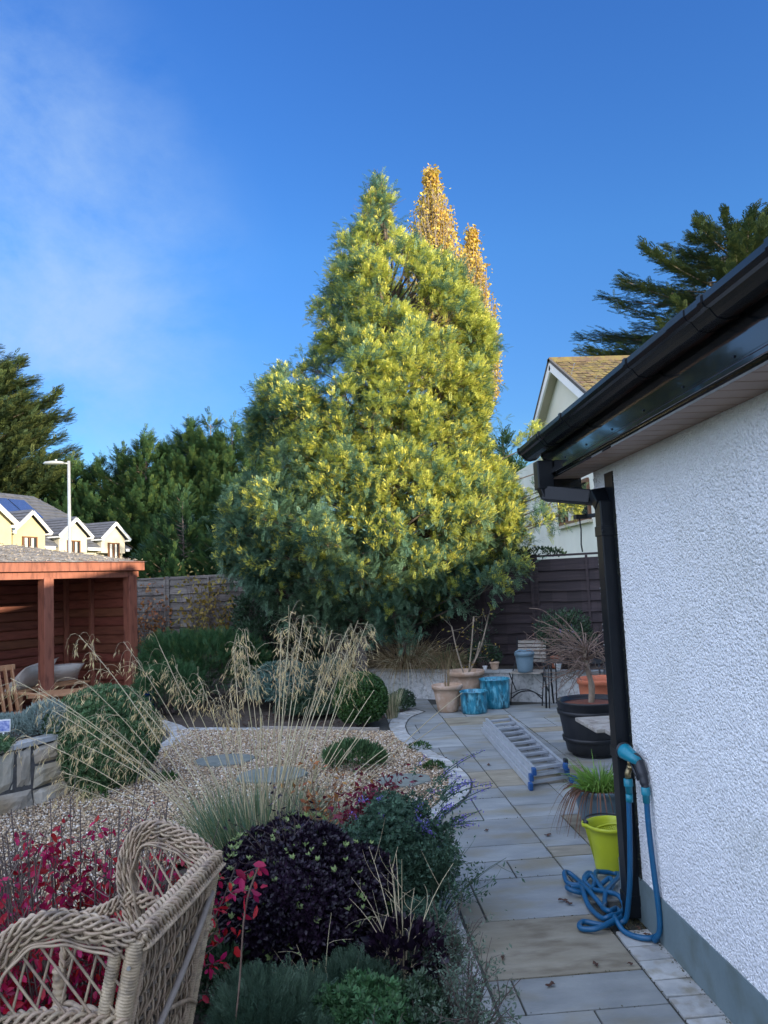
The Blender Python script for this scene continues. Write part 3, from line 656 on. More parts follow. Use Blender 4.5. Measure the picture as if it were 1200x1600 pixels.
b.v = [(x - (.022 if z > .225 and math.hypot(x - 1.475, y - 4.34) > .11 and abs(math.atan2(y - 4.34, x - 1.475) - 2.75) < .28 else 0), y, z) for x, y, z in b.v]
b.build('body', M['yellowplastic'], yb, smooth=True)
b = MB(); b.tube(bez([(1.35, 4.37, .245), (1.38, 4.45, .262), (1.475, 4.485, .262), (1.56, 4.45, .26), (1.60, 4.37, .245)], 6), .005, 8); b.box((1.353, 4.395, .25), (.02, .05, .02)); b.build('handle', M['grip'], yb, smooth=True)
sv = thing('sieve', 'round yellow mesh sieve sitting inside the yellow bucket', 'sieve', (1.48, 4.34, .19))
b = MB(); b.tube([(1.485 + .095 * math.cos(a), 4.345 + .095 * math.sin(a), .212 + .012 * math.cos(a)) for a in np.linspace(0, 2 * PI, 30)], .006, 6); b.build('rim', M['yellowplastic'], sv, smooth=True)
b = MB()
for i in range(-8, 9):
    q = i * .0107; l = math.sqrt(max(0, .093 ** 2 - q * q))
    for s_ in (1, 2):
        pts_ = [(1.485 + (q if s_ == 1 else l * t), 4.345 + (l * t if s_ == 1 else q), .205 - .03 * (1 - (t * l / .093) ** 2 - (q / .093) ** 2) + .012 * ((q if s_ == 1 else l * t) / .095)) for t in (-1, -.5, 0, .5, 1)]
        b.tube(pts_, .0021, 4)
b.build('mesh', M['yellowplastic'], sv)
t_ = pot('plant_pot', 'grey-blue plastic pot of bright green strappy grass beside the yellow bucket', 'plant pot', 1.70, 5.14, 0, .135, .175, .235, M['greyplastic'], .016, .03, soil=M['potting'])
pl_ = thing('strappy_plant', 'bright green arching strappy plant growing in the grey-blue pot', 'plant', (1.70, 5.14, .2))
n_ = 330; a = rng.uniform(0, 2 * PI, n_); r_ = rng.uniform(0, .11, n_)
P = np.column_stack([1.70 + r_ * np.cos(a), 5.14 + r_ * np.sin(a), np.full(n_, .205)]); D = np.column_stack([np.cos(a) * rng.uniform(.2, .9, n_), np.sin(a) * rng.uniform(.2, .9, n_), np.ones(n_)])
V, F = blades(P, D, rng.uniform(.2, .38, n_), .011, rng.uniform(.3, .9, n_)); mesh_np('foliage', V, F, M['freshblade'], pl_)
n_ = 70; a = rng.normal(3.6, .5, n_); P = np.column_stack([1.70 + .16 * np.cos(a), 5.14 + .16 * np.sin(a), np.full(n_, .235)]); D = np.column_stack([np.cos(a), np.sin(a), np.full(n_, .5)])
V, F = blades(P, D, rng.uniform(.16, .3, n_), .009, rng.uniform(1.1, 1.9, n_)); mesh_np('dead_blades', V, F, M['brownblade'], pl_)

pot('terracotta_pot', 'pale terracotta pot on the paving by the raised wall, left of the blue pots', 'plant pot', 1.345, 9.72, 0, .125, .175, .33, M['terracotta'], .018, .05, soil=M['potting'], group='terracotta pots by the raised wall')
pot('terracotta_pot', 'wider ribbed terracotta pot with bare rose stems, behind the two blue pots', 'plant pot', 1.66, 10.15, 0, .17, .225, .44, M['terracotta'], .02, .06, soil=M['potting'], group='terracotta pots by the raised wall')
pot('blue_pot', 'smaller turquoise streaked cylinder pot in the front of the terracotta pots', 'plant pot', 1.64, 9.52, 0, .155, .165, .265, M['bluestain'], .006, .012, soil=M['potting'], group='turquoise pots')
t_ = pot('blue_pot', 'larger turquoise streaked cylinder pot, on the right next to the folding chair', 'plant pot', 1.97, 9.82, 0, .175, .19, .36, M['bluestain'], .008, .014, soil=M['potting'], group='turquoise pots')
tb = pot('half_barrel', 'black half-barrel planter with a bare twiggy shrub, by the corner of the house', 'planter', 2.30, 7.05, .03, .24, .31, .46, M['blacktub'], .004, .02, wall=.02, soil=M['redmulch'], soilz=.93)
b = MB()
for z, r in ((.36, .303), (.12, .268)): b.lathe([(r, z - .02), (r + .006, z - .018), (r + .012, z + .018), (r + .008, z + .02)], (2.30, 7.05, .03), 36)
b.build('hoop', M['blackiron'], tb, smooth=True)
b = MB(); b.lathe([(.2, 0), (.2, .03)], (2.30, 7.05, 0), 20); b.build('foot', M['blackiron'], tb)
pot('terracotta_planter', 'red terracotta planter half hidden behind the black barrel', 'plant pot', 2.86, 8.3, 0, .22, .27, .50, M['redterra'], .015, .05, soil=M['potting'])
pot('blue_ceramic_pot', 'small dark blue glazed pot at the foot of the summerhouse corner post', 'plant pot', -2.62, 10.75, 0, .10, .14, .3, M['darkblue'], .01, .02, soil=M['potting'])
pot('small_white_pot', 'tiny white plastic pot on the raised wall to the right of the folding chair', 'plant pot', 2.86, 10.02, .40, .03, .045, .08, M['whitepvc'], .004, .01, soil=M['potting'])
pot('small_clay_pot', 'small clay pot on the raised wall just left of the folding chair', 'plant pot', 2.10, 10.40, .40, .045, .06, .10, M['terracotta'], .006, .02, soil=M['potting'])
pot('small_white_pot', 'tiny white yoghurt-size pot on the raised wall left of the clay pot', 'plant pot', 1.98, 10.46, .40, .022, .03, .05, M['whitepvc'], .003, .01)
pot('red_pot', 'small red pot on the raised wall behind the tiny white pot', 'plant pot', 2.88, 10.2, .40, .05, .06, .16, M['redterra'], .005, .02, soil=M['potting'])
pot('black_pot', 'black plastic pot of greenery on the black metal table by the raised wall', 'plant pot', 2.95, 9.72, .565, .11, .15, .24, M['blacktub'], .008, .02, soil=M['potting'])

# ------------------------------------------------------------------ raised wall with planting behind
W0, W1, W2 = Vector((-.9, 11.95, 0)), Vector((.6, 11.17, 0)), Vector((3.7, 9.42, 0))
rw = thing('raised_wall', 'low white roughcast retaining wall with grey coping at the end of the patio', 'wall', tuple(W1))
b = MB()
dW = (W2 - W1).normalized(); nW = Vector((-dW.y, dW.x, 0))
for a_, c_ in ((W0, W1), (W1, W2)): b.beam(a_ + nW * .06 + Vector((0, 0, .165)), c_ + nW * .06 + Vector((0, 0, .165)), .12, .39)
b.build('wall', M['oldrender'], rw)
b = MB(); q = 0; Lw = (W2 - W1).length
while q < Lw: b.beam(W1 + dW * q + nW * .06 + Vector((0, 0, .381)), W1 + dW * min(Lw, q + .44) + nW * .06 + Vector((0, 0, .381)), .18, .04); q += .447
q = 0; d0 = (W0 - W1).normalized()
while q < 1.6: b.beam(W1 + d0 * (q + .01) + nW * .06 + Vector((0, 0, .381)), W1 + d0 * (q + .44) + nW * .06 + Vector((0, 0, .381)), .18, .04); q += .447
b.build('coping', M['coping'], rw, bevel=.004)
b = MB(); b.quad((-.9, 12.1, .33), (.65, 11.28, .33), (3.75, 9.5, .33), (4.2, 10.6, .33), (.2, 12.6, .33), (-.9, 13, .33)); tag(b.build('raised_bed_soil', M['soil']), kind='structure')

# ------------------------------------------------------------------ fences
def fence(name, label, a, c, z0, z1, m, bh, npan, jagged=.0, post_m=None):
    a = Vector(a); c = Vector(c); d = (c - a); Lf = d.length; d.normalize(); nn = Vector((d.y, -d.x, 0))
    if nn.y > 0: nn = -nn
    t = thing(name, label, 'fence', tuple(a))
    pw = Lf / npan
    for p in range(npan):
        b = MB(); z = z0; k = 0
        s0 = a + d * (p * pw + .04); s1 = a + d * ((p + 1) * pw - .04)
        dz = random.uniform(-.02, .02)
        while z < z1 + dz - bh * .4:
            # overlapping waney-edged boards, split in irregular strips
            ns = 7; e = [random.uniform(-jagged, jagged) for _ in range(ns + 1)]
            for q in range(ns):
                u0, u1 = q / ns, (q + 1) / ns
                A_ = s0.lerp(s1, u0); B_ = s0.lerp(s1, u1)
                f0 = [A_ + nn * .042 + Vector((0, 0, z + e[q])), B_ + nn * .042 + Vector((0, 0, z + e[q + 1])), B_ + nn * .010 + Vector((0, 0, z + bh * 1.12)), A_ + nn * .010 + Vector((0, 0, z + bh * 1.12))]
                bk = [v - nn * .012 for v in f0]
                b.add(f0 + bk, [(0, 1, 2, 3), (7, 6, 5, 4), (0, 4, 5, 1), (2, 6, 7, 3)] + ([(0, 3, 7, 4)] if q == 0 else []) + ([(1, 5, 6, 2)] if q == ns - 1 else []))
            z += bh; k += 1
        b.build('panel', m, t)
        b = MB(); b.beam(s0 + Vector((0, 0, z1 + dz + .02)) + nn * .012, s1 + Vector((0, 0, z1 + dz + .02)) + nn * .012, .055, .03)
        for u in (.0, .5, 1): b.beam(s0.lerp(s1, u) + nn * .042 + Vector((0, 0, z0)), s0.lerp(s1, u) + nn * .042 + Vector((0, 0, z1)), .035, .02, up=nn)
        b.build('batten', m, t)
    for p in range(npan + 1):
        b = MB(); q = a + d * (p * pw); b.box((q.x, q.y, (z0 + z1 + .04) / 2), (.09, .09, z1 - z0 + .06), rz=math.atan2(d.y, d.x)); b.build('post', m, t, bevel=.006)
    return t
fence('weathered_fence', 'grey weathered waney-edge fence behind the climbers, right of the summerhouse', (-6.2, 15.55, 0), (.2, 12.6, 0), 0, 1.86, M['fenceL'], .145, 4, .012)
fence('dark_fence', 'dark brown overlap fence behind the patio raised bed, right of the mimosa tree', (.2, 12.6, 0), (4.3, 10.5, 0), .2, 1.90, M['fenceR'], .15, 3, .008)

# ------------------------------------------------------------------ ladder: three stacked sections
ld = thing('ladder', 'aluminium triple extension ladder with blue feet lying on the paving', 'ladder', (1.6, 7, 0))
NL, NR, FL_, FR = Vector((1.44, 6.02, 0)), Vector((1.80, 6.14, 0)), Vector((1.50, 8.30, 0)), Vector((1.86, 8.42, 0))
dl = (FL_ - NL).normalized(); dc = (NR - NL).normalized()
for k, (zk, ins, sh) in enumerate(((.030, .0, 0), (.082, .022, .05), (.132, .044, .02))):
    b = MB()
    for s_, (p0, p1) in enumerate(((NL, FL_), (NR, FR))):
        o_ = dc * (ins if s_ == 0 else -ins); 
        a_ = p0 + o_ + dl * sh; c_ = p1 + o_ + dl * (sh - .04 * k)
        b.beam(a_ + Vector((0, 0, zk)), c_ + Vector((0, 0, zk)), .010, .048)
        io = dc * (.010 if s_ == 0 else -.010)
        for e_ in (-.021, .021): b.beam(a_ + io + Vector((0, 0, zk + e_)), c_ + io + Vector((0, 0, zk + e_)), .022, .005)
        mb = MB(); mb.beam(a_ + Vector((0, 0, zk)), c_ + Vector((0, 0, zk)), .010, .048)
        for e_ in (-.021, .021): mb.beam(a_ + io + Vector((0, 0, zk + e_)), c_ + io + Vector((0, 0, zk + e_)), .022, .005)
        mb.build('stile', M['alu'], ld)
        fb = MB(); fb.box(a_ + Vector((0, 0, zk - .002)) - dl * .01, (.032, .06, .056), rz=math.atan2(dl.y, dl.x) - PI / 2); fb.build('foot', M['blueplastic'], ld, bevel=.008)
    nr = 10
    for q in range(nr):
        u = (q + .35) / nr
        a_ = NL.lerp(FL_, u) + dc * (ins + .01) + Vector((0, 0, zk)); c_ = NR.lerp(FR, u) - dc * (ins + .01) + Vector((0, 0, zk))
        rb = MB(); rb.beam(a_, c_, .028, .024); rb.build('rung', M['alu'], ld, bevel=.004)
b = MB(); b.box(NR + Vector((-.03, .02, .165)), (.03, .05, .04)); b.build('guide_bracket', M['grip'], ld, bevel=.005)
b = MB(); b.box(NR - dl * .04 + Vector((.035, 0, .035)), (.05, .04, .05)); b.build('guide_bracket', M['blueplastic'], ld, bevel=.005)

# ------------------------------------------------------------------ slatted folding chair and watering bucket
fc = thing('folding_chair', 'old slatted folding chair with iron frame on the patio against the raised wall', 'chair', (2.45, 10.0, 0))
cr = Vector((.87, -.49, 0)); cf = Vector((-.49, -.87, 0)); c0 = Vector((2.46, 10.0, 0))
def cp(u, v, z): return c0 + cr * u + cf * v + Vector((0, 0, z))
b = MB()
for i in range(6): b.beam(cp(-.2, -.15 + i * .062, .40), cp(.2, -.15 + i * .062, .40), .05, .014, up=(0, 0, 1))
b.build('seat', M['greywood'], fc, bevel=.003)
b = MB()
for i in range(6): b.beam(cp(-.19, -.19 - i * .014, .52 + i * .048), cp(.19, -.19 - i * .014, .52 + i * .048), .014, .037, up=(0, 0, 1))
b.build('backrest', M['greywood'], fc, bevel=.003)
for s_ in (-1, 1):
    b = MB(); b.tube([cp(s_ * .205, .2, 0), cp(s_ * .205, .02, .40), cp(s_ * .205, -.19, .55), cp(s_ * .205, -.28, .82)], .008, 6); b.build('leg', M['blackiron'], fc, smooth=True)
    b = MB(); b.tube([cp(s_ * .215, -.25, 0), cp(s_ * .215, .15, .40)], .008, 6); b.build('leg', M['blackiron'], fc, smooth=True)
b = MB(); b.tube(bez([cp(-.2, .15, .08), cp(-.08, .15, .16), cp(.08, .15, .17), cp(.2, .15, .08)], 5), .009, 6); b.tube(bez([cp(-.2, .17, .14), cp(0, .17, .2), cp(.2, .17, .12)], 5), .006, 6); b.build('stretcher', M['blackiron'], fc, smooth=True)
gb = pot('grey_bucket', 'grey-blue plastic bucket with a handle on the seat of the folding chair', 'bucket', 2.395, 9.9, .41, .095, .118, .25, M['greyplastic'], .01, .04)
b = MB(); b.tube(bez([(2.28, 9.91, .665), (2.33, 9.9, .69), (2.395, 9.89, .68), (2.45, 9.88, .69), (2.51, 9.87, .665)], 5), .012, 8); b.lathe([(.105, .225), (.05, .235), (0, .235)], (2.395, 9.9, .41), 20); b.build('handle', M['greyplastic'], gb, smooth=True)
# black metal table
bt_ = thing('metal_table', 'black iron table with thin legs against the raised wall at the right', 'table', (2.95, 9.72, 0))
b = MB(); 
for i in range(9): b.beam(Vector((2.62, 9.72 + .0, .555)) + Vector((.045, -.0, 0)) * 0 + nW * (-.2 + i * .05) + Vector((0, 0, 0)), Vector((3.25, 9.38, .555)) + nW * (-.2 + i * .05), .034, .012)
b.build('tabletop', M['blackiron'], bt_)
for (u, v) in ((0, -.2), (0, .18), (1, -.2), (1, .18)):
    q0 = Vector((2.64, 9.71, 0)).lerp(Vector((3.23, 9.39, 0)), u) + nW * v
    b = MB(); b.tube([q0 + Vector((0, 0, .0)), q0 + Vector((0, 0, .28)) + nW * (-v * .25), q0 + Vector((0, 0, .55))], .012, 6); b.tube([q0 + dW * .04, q0 + dW * .06 + Vector((0, 0, .55))], .008, 6); b.build('leg', M['blackiron'], bt_, smooth=True)
# wooden table corner past the house corner
wt = thing('wooden_table', 'weathered grey wooden table whose corner sticks out past the white house wall', 'table', (2.15, 5.95, 0))
b = MB()
for i in range(6):
    b.box((2.32 + .0, 5.72 + i * .105, .46), (.82 - .12 * (abs(i - 3.0) > 2.2), .10, .03))
o = b.build('tabletop', M['greywood'], wt, bevel=.006); 
for x, y in ((2.36, 5.8), (2.66, 5.8), (2.36, 6.2), (2.66, 6.2)):
    b = MB(); b.box((x, y, .22), (.05, .05, .44)); b.build('leg', M['greywood'], wt, bevel=.004)

# ------------------------------------------------------------------ summerhouse
sh = thing('summerhouse', 'open-fronted red-brown timber summerhouse with a litter-covered felt roof', 'summerhouse', (-3.0, 11.5, 0))
SC = Vector((-2.93, 11.6, 0)); sf = Vector((-.57, -.82, 0)); sb = Vector((-.82, .57, 0))     # along the front towards the camera, and backwards
def sp(u, v, z): return SC + sf * u + sb * v + Vector((0, 0, z))
LN = 5.2; DP = 2.3
for u in (0.06, 1.45, 2.95, 4.4):
    b = MB(); b.beam(sp(u, .07, .08), sp(u, .07, 1.9), .14, .14, up=sb); b.build('post', M['redwood'], sh, bevel=.006)
b = MB(); b.beam(sp(-.06, .06, 1.945), sp(LN, .06, 1.945), .09, .13); b.build('beam', M['redwood'], sh, bevel=.005)
b = MB(); b.beam(sp(-.12, -.02, 2.045), sp(LN, -.02, 2.045), .05, .135); b.beam(sp(-.10, -.04, 2.045), sp(-.10, DP + .1, 2.045), .05, .135); b.build('fascia', M['redwood'], sh, bevel=.004)
b = MB()
for i in range(14): b.beam(sp(0.0, .14 + 0, .09 + i * .135 + .065), sp(0.0, 1.62, .09 + i * .135 + .065), .035, .125)
for i in range(14): b.beam(sp(0.02, 1.62, .09 + i * .135 + .065), sp(LN, 1.62, .09 + i * .135 + .065), .045, .125)
bm_ = b.build('wall_boards', M['redboard'], sh, bevel=.018)
for v in (.95, 1.55):
    b = MB(); b.beam(sp(.05, v, .08), sp(.05, v, 1.9), .06, .06, up=sb); b.build('stud', M['redwood'], sh, bevel=.004)
b = MB()
b.beam(sp(2.15, 1.56, .1), sp(2.15, 1.56, 1.85), .1, .04, up=sb); b.beam(sp(1.95, 1.565, .1), sp(1.95, 1.565, 1.85), .08, .03, up=sb); b.build('door_frame', M['redwood'], sh, bevel=.003)
b = MB(); b.beam(sp(2.10, 1.53, 1.15), sp(2.10, 1.53, 1.32), .03, .02, up=sb); b.beam(sp(2.0, 1.53, 1.12), sp(2.0, 1.53, 1.3), .03, .02, up=sb); b.build('door_handle', M['blackiron'], sh)
b = MB(); b.beam(sp(-.02, .1, 1.0), sp(-.02, 1.7, 1.0), .012, 1.9); b.beam(sp(0, 1.655, 1.0), sp(LN, 1.655, 1.0), .012, 1.9); b.build('wall_lining', M['redboard'], sh)
b = MB(); b.beam(sp(-.05, 1.2, .045), sp(LN, 1.2, .045), 2.5, .07); b.build('floor', M['redboard'], sh)
# inside ceiling + hipped roof
b = MB(); b.quad(sp(0, 0, 2.0), sp(LN, 0, 2.0), sp(LN, DP, 2.0), sp(0, DP, 2.0)); b.build('ceiling', M['redboard'], sh)
b = MB(); gx, gy = 44, 22; vs = []; fs = []
def rz_(u, v):
    d_ = min(u + .16, v + .08, DP + .2 - v); return 2.10 + .235 * max(0, d_) + (random.uniform(-.012, .022) if d_ > .02 else 0)
for i in range(gx + 1):
    for j in range(gy + 1):
        u = -.16 + (LN + .2) * i / gx; v = -.08 + (DP + .28) * j / gy; vs.append(sp(u, v, rz_(u, v)))
for i in range(gx):
    for j in range(gy): k_ = i * (gy + 1) + j; fs.append((k_, k_ + 1, k_ + gy + 2, k_ + gy + 1))
b.add(vs, fs); b.build('roof', M['felt'], sh)
# litter on the roof
lf('litter', (.20, .17, .14), (.32, .28, .22), .4, .9, 0)
n_ = 7200; u = rng.uniform(-.1, LN, n_); v = rng.uniform(-.05, DP, n_); P = np.array([sp(a_, c_, rz_(a_, c_) + .006) for a_, c_ in zip(u, v)])
D = rng.normal(size=(n_, 3)); D[:, 2] = np.abs(D[:, 2]) * .25; V, F = stamp(leaf_t(.5), P, rots(D), rng.uniform(.012, .04, n_)); 
tag(mesh_np('roof_litter', V, F, M['litter'], sh), 'dry leaves and stalks lying on the felt roof', None, None, 'stuff')

# furniture in and near the summerhouse
def cushion(name, label, c, sx, sy, th, rz, rx, ry=0, group='cushions in the summerhouse'):
    v = []; f = []; n_ = 16
    for i in range(n_ + 1):
        for j in range(n_ + 1):
            a_, c_ = i / n_ * 2 - 1, j / n_ * 2 - 1
            e = (1 - abs(a_) ** 3.2) ** .6 * (1 - abs(c_) ** 3.2) ** .6
            pin = 1 - .06 * (abs(a_) * abs(c_)) ** .5 * 0 + .03 * (abs(a_ * c_)) ** 2
            v.append((a_ * sx / 2 * (pin - .06 * (1 - c_ * c_)), c_ * sy / 2 * (pin - .06 * (1 - a_ * a_)), th / 2 * e + random.uniform(-.002, .002)))
    k_ = len(v); v += [(x, y, -z) for x, y, z in v]
    for i in range(n_):
        for j in range(n_):
            q = i * (n_ + 1) + j; f.append((q, q + n_ + 1, q + n_ + 2, q + 1)); q += k_; f.append((q, q + 1, q + n_ + 2, q + n_ + 1))
    R_ = Matrix.Rotation(rz, 3, 'Z') @ Matrix.Rotation(rx, 3, 'X') @ Matrix.Rotation(ry, 3, 'Y')
    b = MB(); b.add([Vector(c) + R_ @ Vector(p) for p in v], f); o = b.build(name, M['cushion'], None, smooth=True)
    return tag(o, label, 'cushion', group)
rzS = math.atan2(sf.y, sf.x)
cushion('cushion', 'pale beige scatter cushion propped up on the wooden bench, left edge of the photo', sp(2.35, 1.0, .62), .62, .42, .16, rzS, 1.1)
cushion('cushion', 'big slumped beige cushion on the bench just right of the centre post', sp(1.22, .75, .56), .75, .55, .18, rzS + .3, .75, .12)
cushion('cushion', 'beige cushion tucked partly behind the slumped one, nearest the summerhouse corner', sp(.62, .95, .52), .6, .5, .16, rzS - .4, .6)
bn = thing('bench', 'low orange-brown wooden bench carrying the beige cushions inside the summerhouse', 'bench', sp(1.5, 1.0, .08))
b = MB()
for i in range(5): b.beam(sp(.4, .62 + i * .14, .40), sp(3.6, .62 + i * .14, .40), .12, .03)
b.build('seat', M['teak'], bn, bevel=.004)
for u in (.45, 2.0, 3.55):
    for v in (.62, 1.18): b = MB(); b.beam(sp(u, v, .08), sp(u, v, .39), .07, .07, up=sb); b.build('leg', M['teak'], bn)
ac = thing('garden_armchair', 'slatted orange-brown wooden armchair in front of the summerhouse, cut by the left edge', 'chair', (-3.75, 8.9, 0))
aR = Vector((.62, .78, 0)); aF = Vector((.78, -.62, 0)); a0 = Vector((-3.60, 8.8, 0))
def ap(u, v, z): return a0 + aR * u + aF * v + Vector((0, 0, z))
b = MB()
for i in range(6): b.beam(ap(-.26, -.22 + i * .09, .36), ap(.26, -.22 + i * .09, .36), .075, .02)
b.build('seat', M['teak'], ac, bevel=.003)
b = MB()
for i in range(7): b.beam(ap(-.24 + i * .08, -.26, .38), ap(-.24 + i * .08, -.40, .86), .05, .018, up=aR)
b.beam(ap(-.28, -.40, .86), ap(.28, -.40, .86), .03, .06); b.build('backrest', M['teak'], ac, bevel=.003)
for s_ in (-1, 1):
    b = MB(); b.beam(ap(s_ * .29, -.36, .56), ap(s_ * .29, .30, .56), .07, .022); b.build('armrest', M['teak'], ac, bevel=.004)
    b = MB(); b.beam(ap(s_ * .29, .25, 0), ap(s_ * .29, .23, .55), .05, .045, up=aF); b.build('leg', M['teak'], ac, bevel=.003)
    b = MB(); b.beam(ap(s_ * .29, -.38, 0), ap(s_ * .29, -.30, .55), .05, .045, up=aF); b.build('leg', M['teak'], ac, bevel=.003)
b = MB(); b.beam(ap(-.29, .24, .33), ap(.29, .24, .33), .022, .07); b.build('apron', M['teak'], ac)
st = thing('side_table', 'small pinkish-brown wooden table between the armchair and the cushions', 'table', (-3.45, 9.85, 0))
b = MB()
for i in range(5): b.beam((-3.72, 9.62 + i * .11, .46), (-3.22, 9.72 + i * .11, .46), .10, .025)
b.build('tabletop', M['teak'], st, bevel=.003)
for x, y in ((-3.66, 9.68), (-3.28, 9.76), (-3.66, 10.05), (-3.28, 10.12)): b = MB(); b.box((x, y, .225), (.05, .05, .45)); b.build('leg', M['teak'], st)

# ------------------------------------------------------------------ stone retaining wall on the left
sw = thing('stone_wall', 'low curved retaining wall of large rough sandstone blocks with a thin stone coping', 'wall', (-2.4, 6.6, 0))
wp = bez([(-4.2, 4.7, 0), (-3.4, 5.35, 0), (-2.63, 6.17, 0), (-2.32, 6.7, 0), (-2.2, 7.2, 0), (-2.25, 7.7, 0), (-2.45, 8.1, 0), (-2.8, 8.4, 0)], 10)
wl = [0]
for a_, c_ in zip(wp[:-1], wp[1:]): wl.append(wl[-1] + (c_ - a_).length)
def wat(s):
    s = max(0, min(wl[-1] - 1e-5, s))
    for i in range(1, len(wl)):
        if wl[i] >= s:
            t = (s - wl[i - 1]) / (wl[i] - wl[i - 1]); p = wp[i - 1].lerp(wp[i], t); d = (wp[i] - wp[i - 1]).normalized(); return p, Vector((d.y, -d.x, 0))
def stoneblock(b, s0, s1, z0, z1, dep=.0):
    n_ = 6; m_ = 5; vs = []; g = .010; seedx = random.uniform(0, 50)
    c0, c1 = [random.uniform(-.012, .012) for _ in range(4)], [random.uniform(-.012, .012) for _ in range(4)]
    for i in range(n_ + 1):
        for j in range(m_ + 1):
            u, w = i / n_, j / m_
            s = s0 + g + (s1 - s0 - 2 * g) * u + (c0[0] * (1 - w) + c0[1] * w) * (1 if u < .5 else .0) + (c0[2] * (1 - w) + c0[3] * w) * (1 if u > .5 else 0)
            z = z0 + g + (z1 - z0 - 2 * g) * w + (c1[0] * (1 - u) + c1[1] * u) * (1 if w < .5 else 0) + (c1[2] * (1 - u) + c1[3] * u) * (1 if w > .5 else 0)
            p, nv = wat(s); e = min(u, 1 - u, 1) * n_; f_ = min(w, 1 - w) * m_
            bulge = .022 * min(1, e) * min(1, f_) + random.uniform(-.005, .006)
            vs.append(p + nv * (dep + bulge) + Vector((0, 0, z)))
    fs = [(i * (m_ + 1) + j, (i + 1) * (m_ + 1) + j, (i + 1) * (m_ + 1) + j + 1, i * (m_ + 1) + j + 1) for i in range(n_) for j in range(m_)]
    k_ = len(vs); rim_ = [i * (m_ + 1) for i in range(n_ + 1)] + [n_ * (m_ + 1) + j for j in range(1, m_ + 1)] + [i * (m_ + 1) + m_ for i in range(n_ - 1, -1, -1)] + [j for j in range(m_ - 1, 0, -1)]
    for r in rim_:
        v = vs[r]; vs.append(v + Vector((0, 0, 0)) - (wat((s0 + s1) / 2)[1]) * .05)
    fs += [(rim_[i], k_ + i, k_ + (i + 1) % len(rim_), rim_[(i + 1) % len(rim_)]) for i in range(len(rim_))]
    b.add(vs, fs)
b = MB(); s = .0
while s < wl[-1] - .05:
    w_ = min(random.uniform(.18, .40), wl[-1] - s); kind = random.random()
    if kind < .35: zs = [-.02, random.uniform(.2, .28), .472]
    elif kind < .85: zs = [-.02, random.uniform(.12, .18), random.uniform(.28, .34), .472]
    else: zs = [-.02, .16, .472]
    for q in range(len(zs) - 1):
        if random.random() < .3 and w_ > .3:
            u_ = random.uniform(.35, .65); stoneblock(b, s, s + w_ * u_, zs[q], zs[q + 1], random.uniform(-.01, .01)); stoneblock(b, s + w_ * u_, s + w_, zs[q], zs[q + 1], random.uniform(-.01, .01))
        else: stoneblock(b, s, s + w_, zs[q], zs[q + 1], random.uniform(-.01, .01))
    s += w_
o = b.build('stone_block', M['stone'], sw, smooth=False)
b = MB()
for i in range(len(wp) - 1):
    q0, q1 = wp[i], wp[i + 1]; n0, n1 = wat(wl[i] + 1e-4)[1], wat(wl[i + 1] - 1e-4)[1]
    b.quad(q0 - n0 * .004, q1 - n1 * .004, q1 - n1 * .004 + Vector((0, 0, .47)), q0 - n0 * .004 + Vector((0, 0, .47)))
    b.quad(q0 - n0 * .004 + Vector((0, 0, .47)), q1 - n1 * .004 + Vector((0, 0, .47)), q1 - n1 * .25 + Vector((0, 0, .47)), q0 - n0 * .25 + Vector((0, 0, .47)))
b.build('mortar', M['mortar'], sw)
b = MB(); s = 0
while s < wl[-1] - .05:
    w_ = random.uniform(.13, .22); p0, n0 = wat(s + .004); p1, n1 = wat(s + w_ - .004)
    zt = .515 + random.uniform(-.003, .003)
    q = [p0 + n0 * .022, p1 + n1 * .022, p1 - n1 * .11, p0 - n0 * .11]
    b.add([v + Vector((0, 0, .475)) for v in q] + [v + Vector((0, 0, zt)) for v in q], [(3, 2, 1, 0), (4, 5, 6, 7), (0, 1, 5, 4), (1, 2, 6, 5), (2, 3, 7, 6), (3, 0, 4, 7)]); s += w_
b.build('coping', M['sett'], sw, bevel=.005)
b = MB(); pts_ = [(p.x, p.y, .46) for p in wp] + [(-3.3, 8.4, .46), (-4.9, 6.5, .46)]; b.quad(*pts_); tag(b.build('left_bed_soil', M['soil']), kind='structure')
# plant tag with a picture
pt = thing('plant_label', 'white-edged plant label with a blue flower picture stuck in the raised bed, left edge', 'plant label', (-2.68, 6.35, .46))
b = MB(); b.beam((-2.66, 6.38, .60), (-2.655, 6.372, .70), .10, .003, up=(.3, -1, .1)); b.build('card', M['whitepvc'], pt)
lf('picture_blue', (.10, .14, .42), (.45, .48, .70), .1, .4, 0, 40)
b = MB(); b.beam((-2.6605, 6.3765, .608), (-2.6565, 6.3705, .688), .088, .0042, up=(.3, -1, .1)); b.build('picture', M['picture_blue'], pt)
b = MB(); b.beam((-2.66, 6.38, .46), (-2.66, 6.38, .60), .012, .003, up=(.3, -1, .1)); b.build('stem', M['whitepvc'], pt)

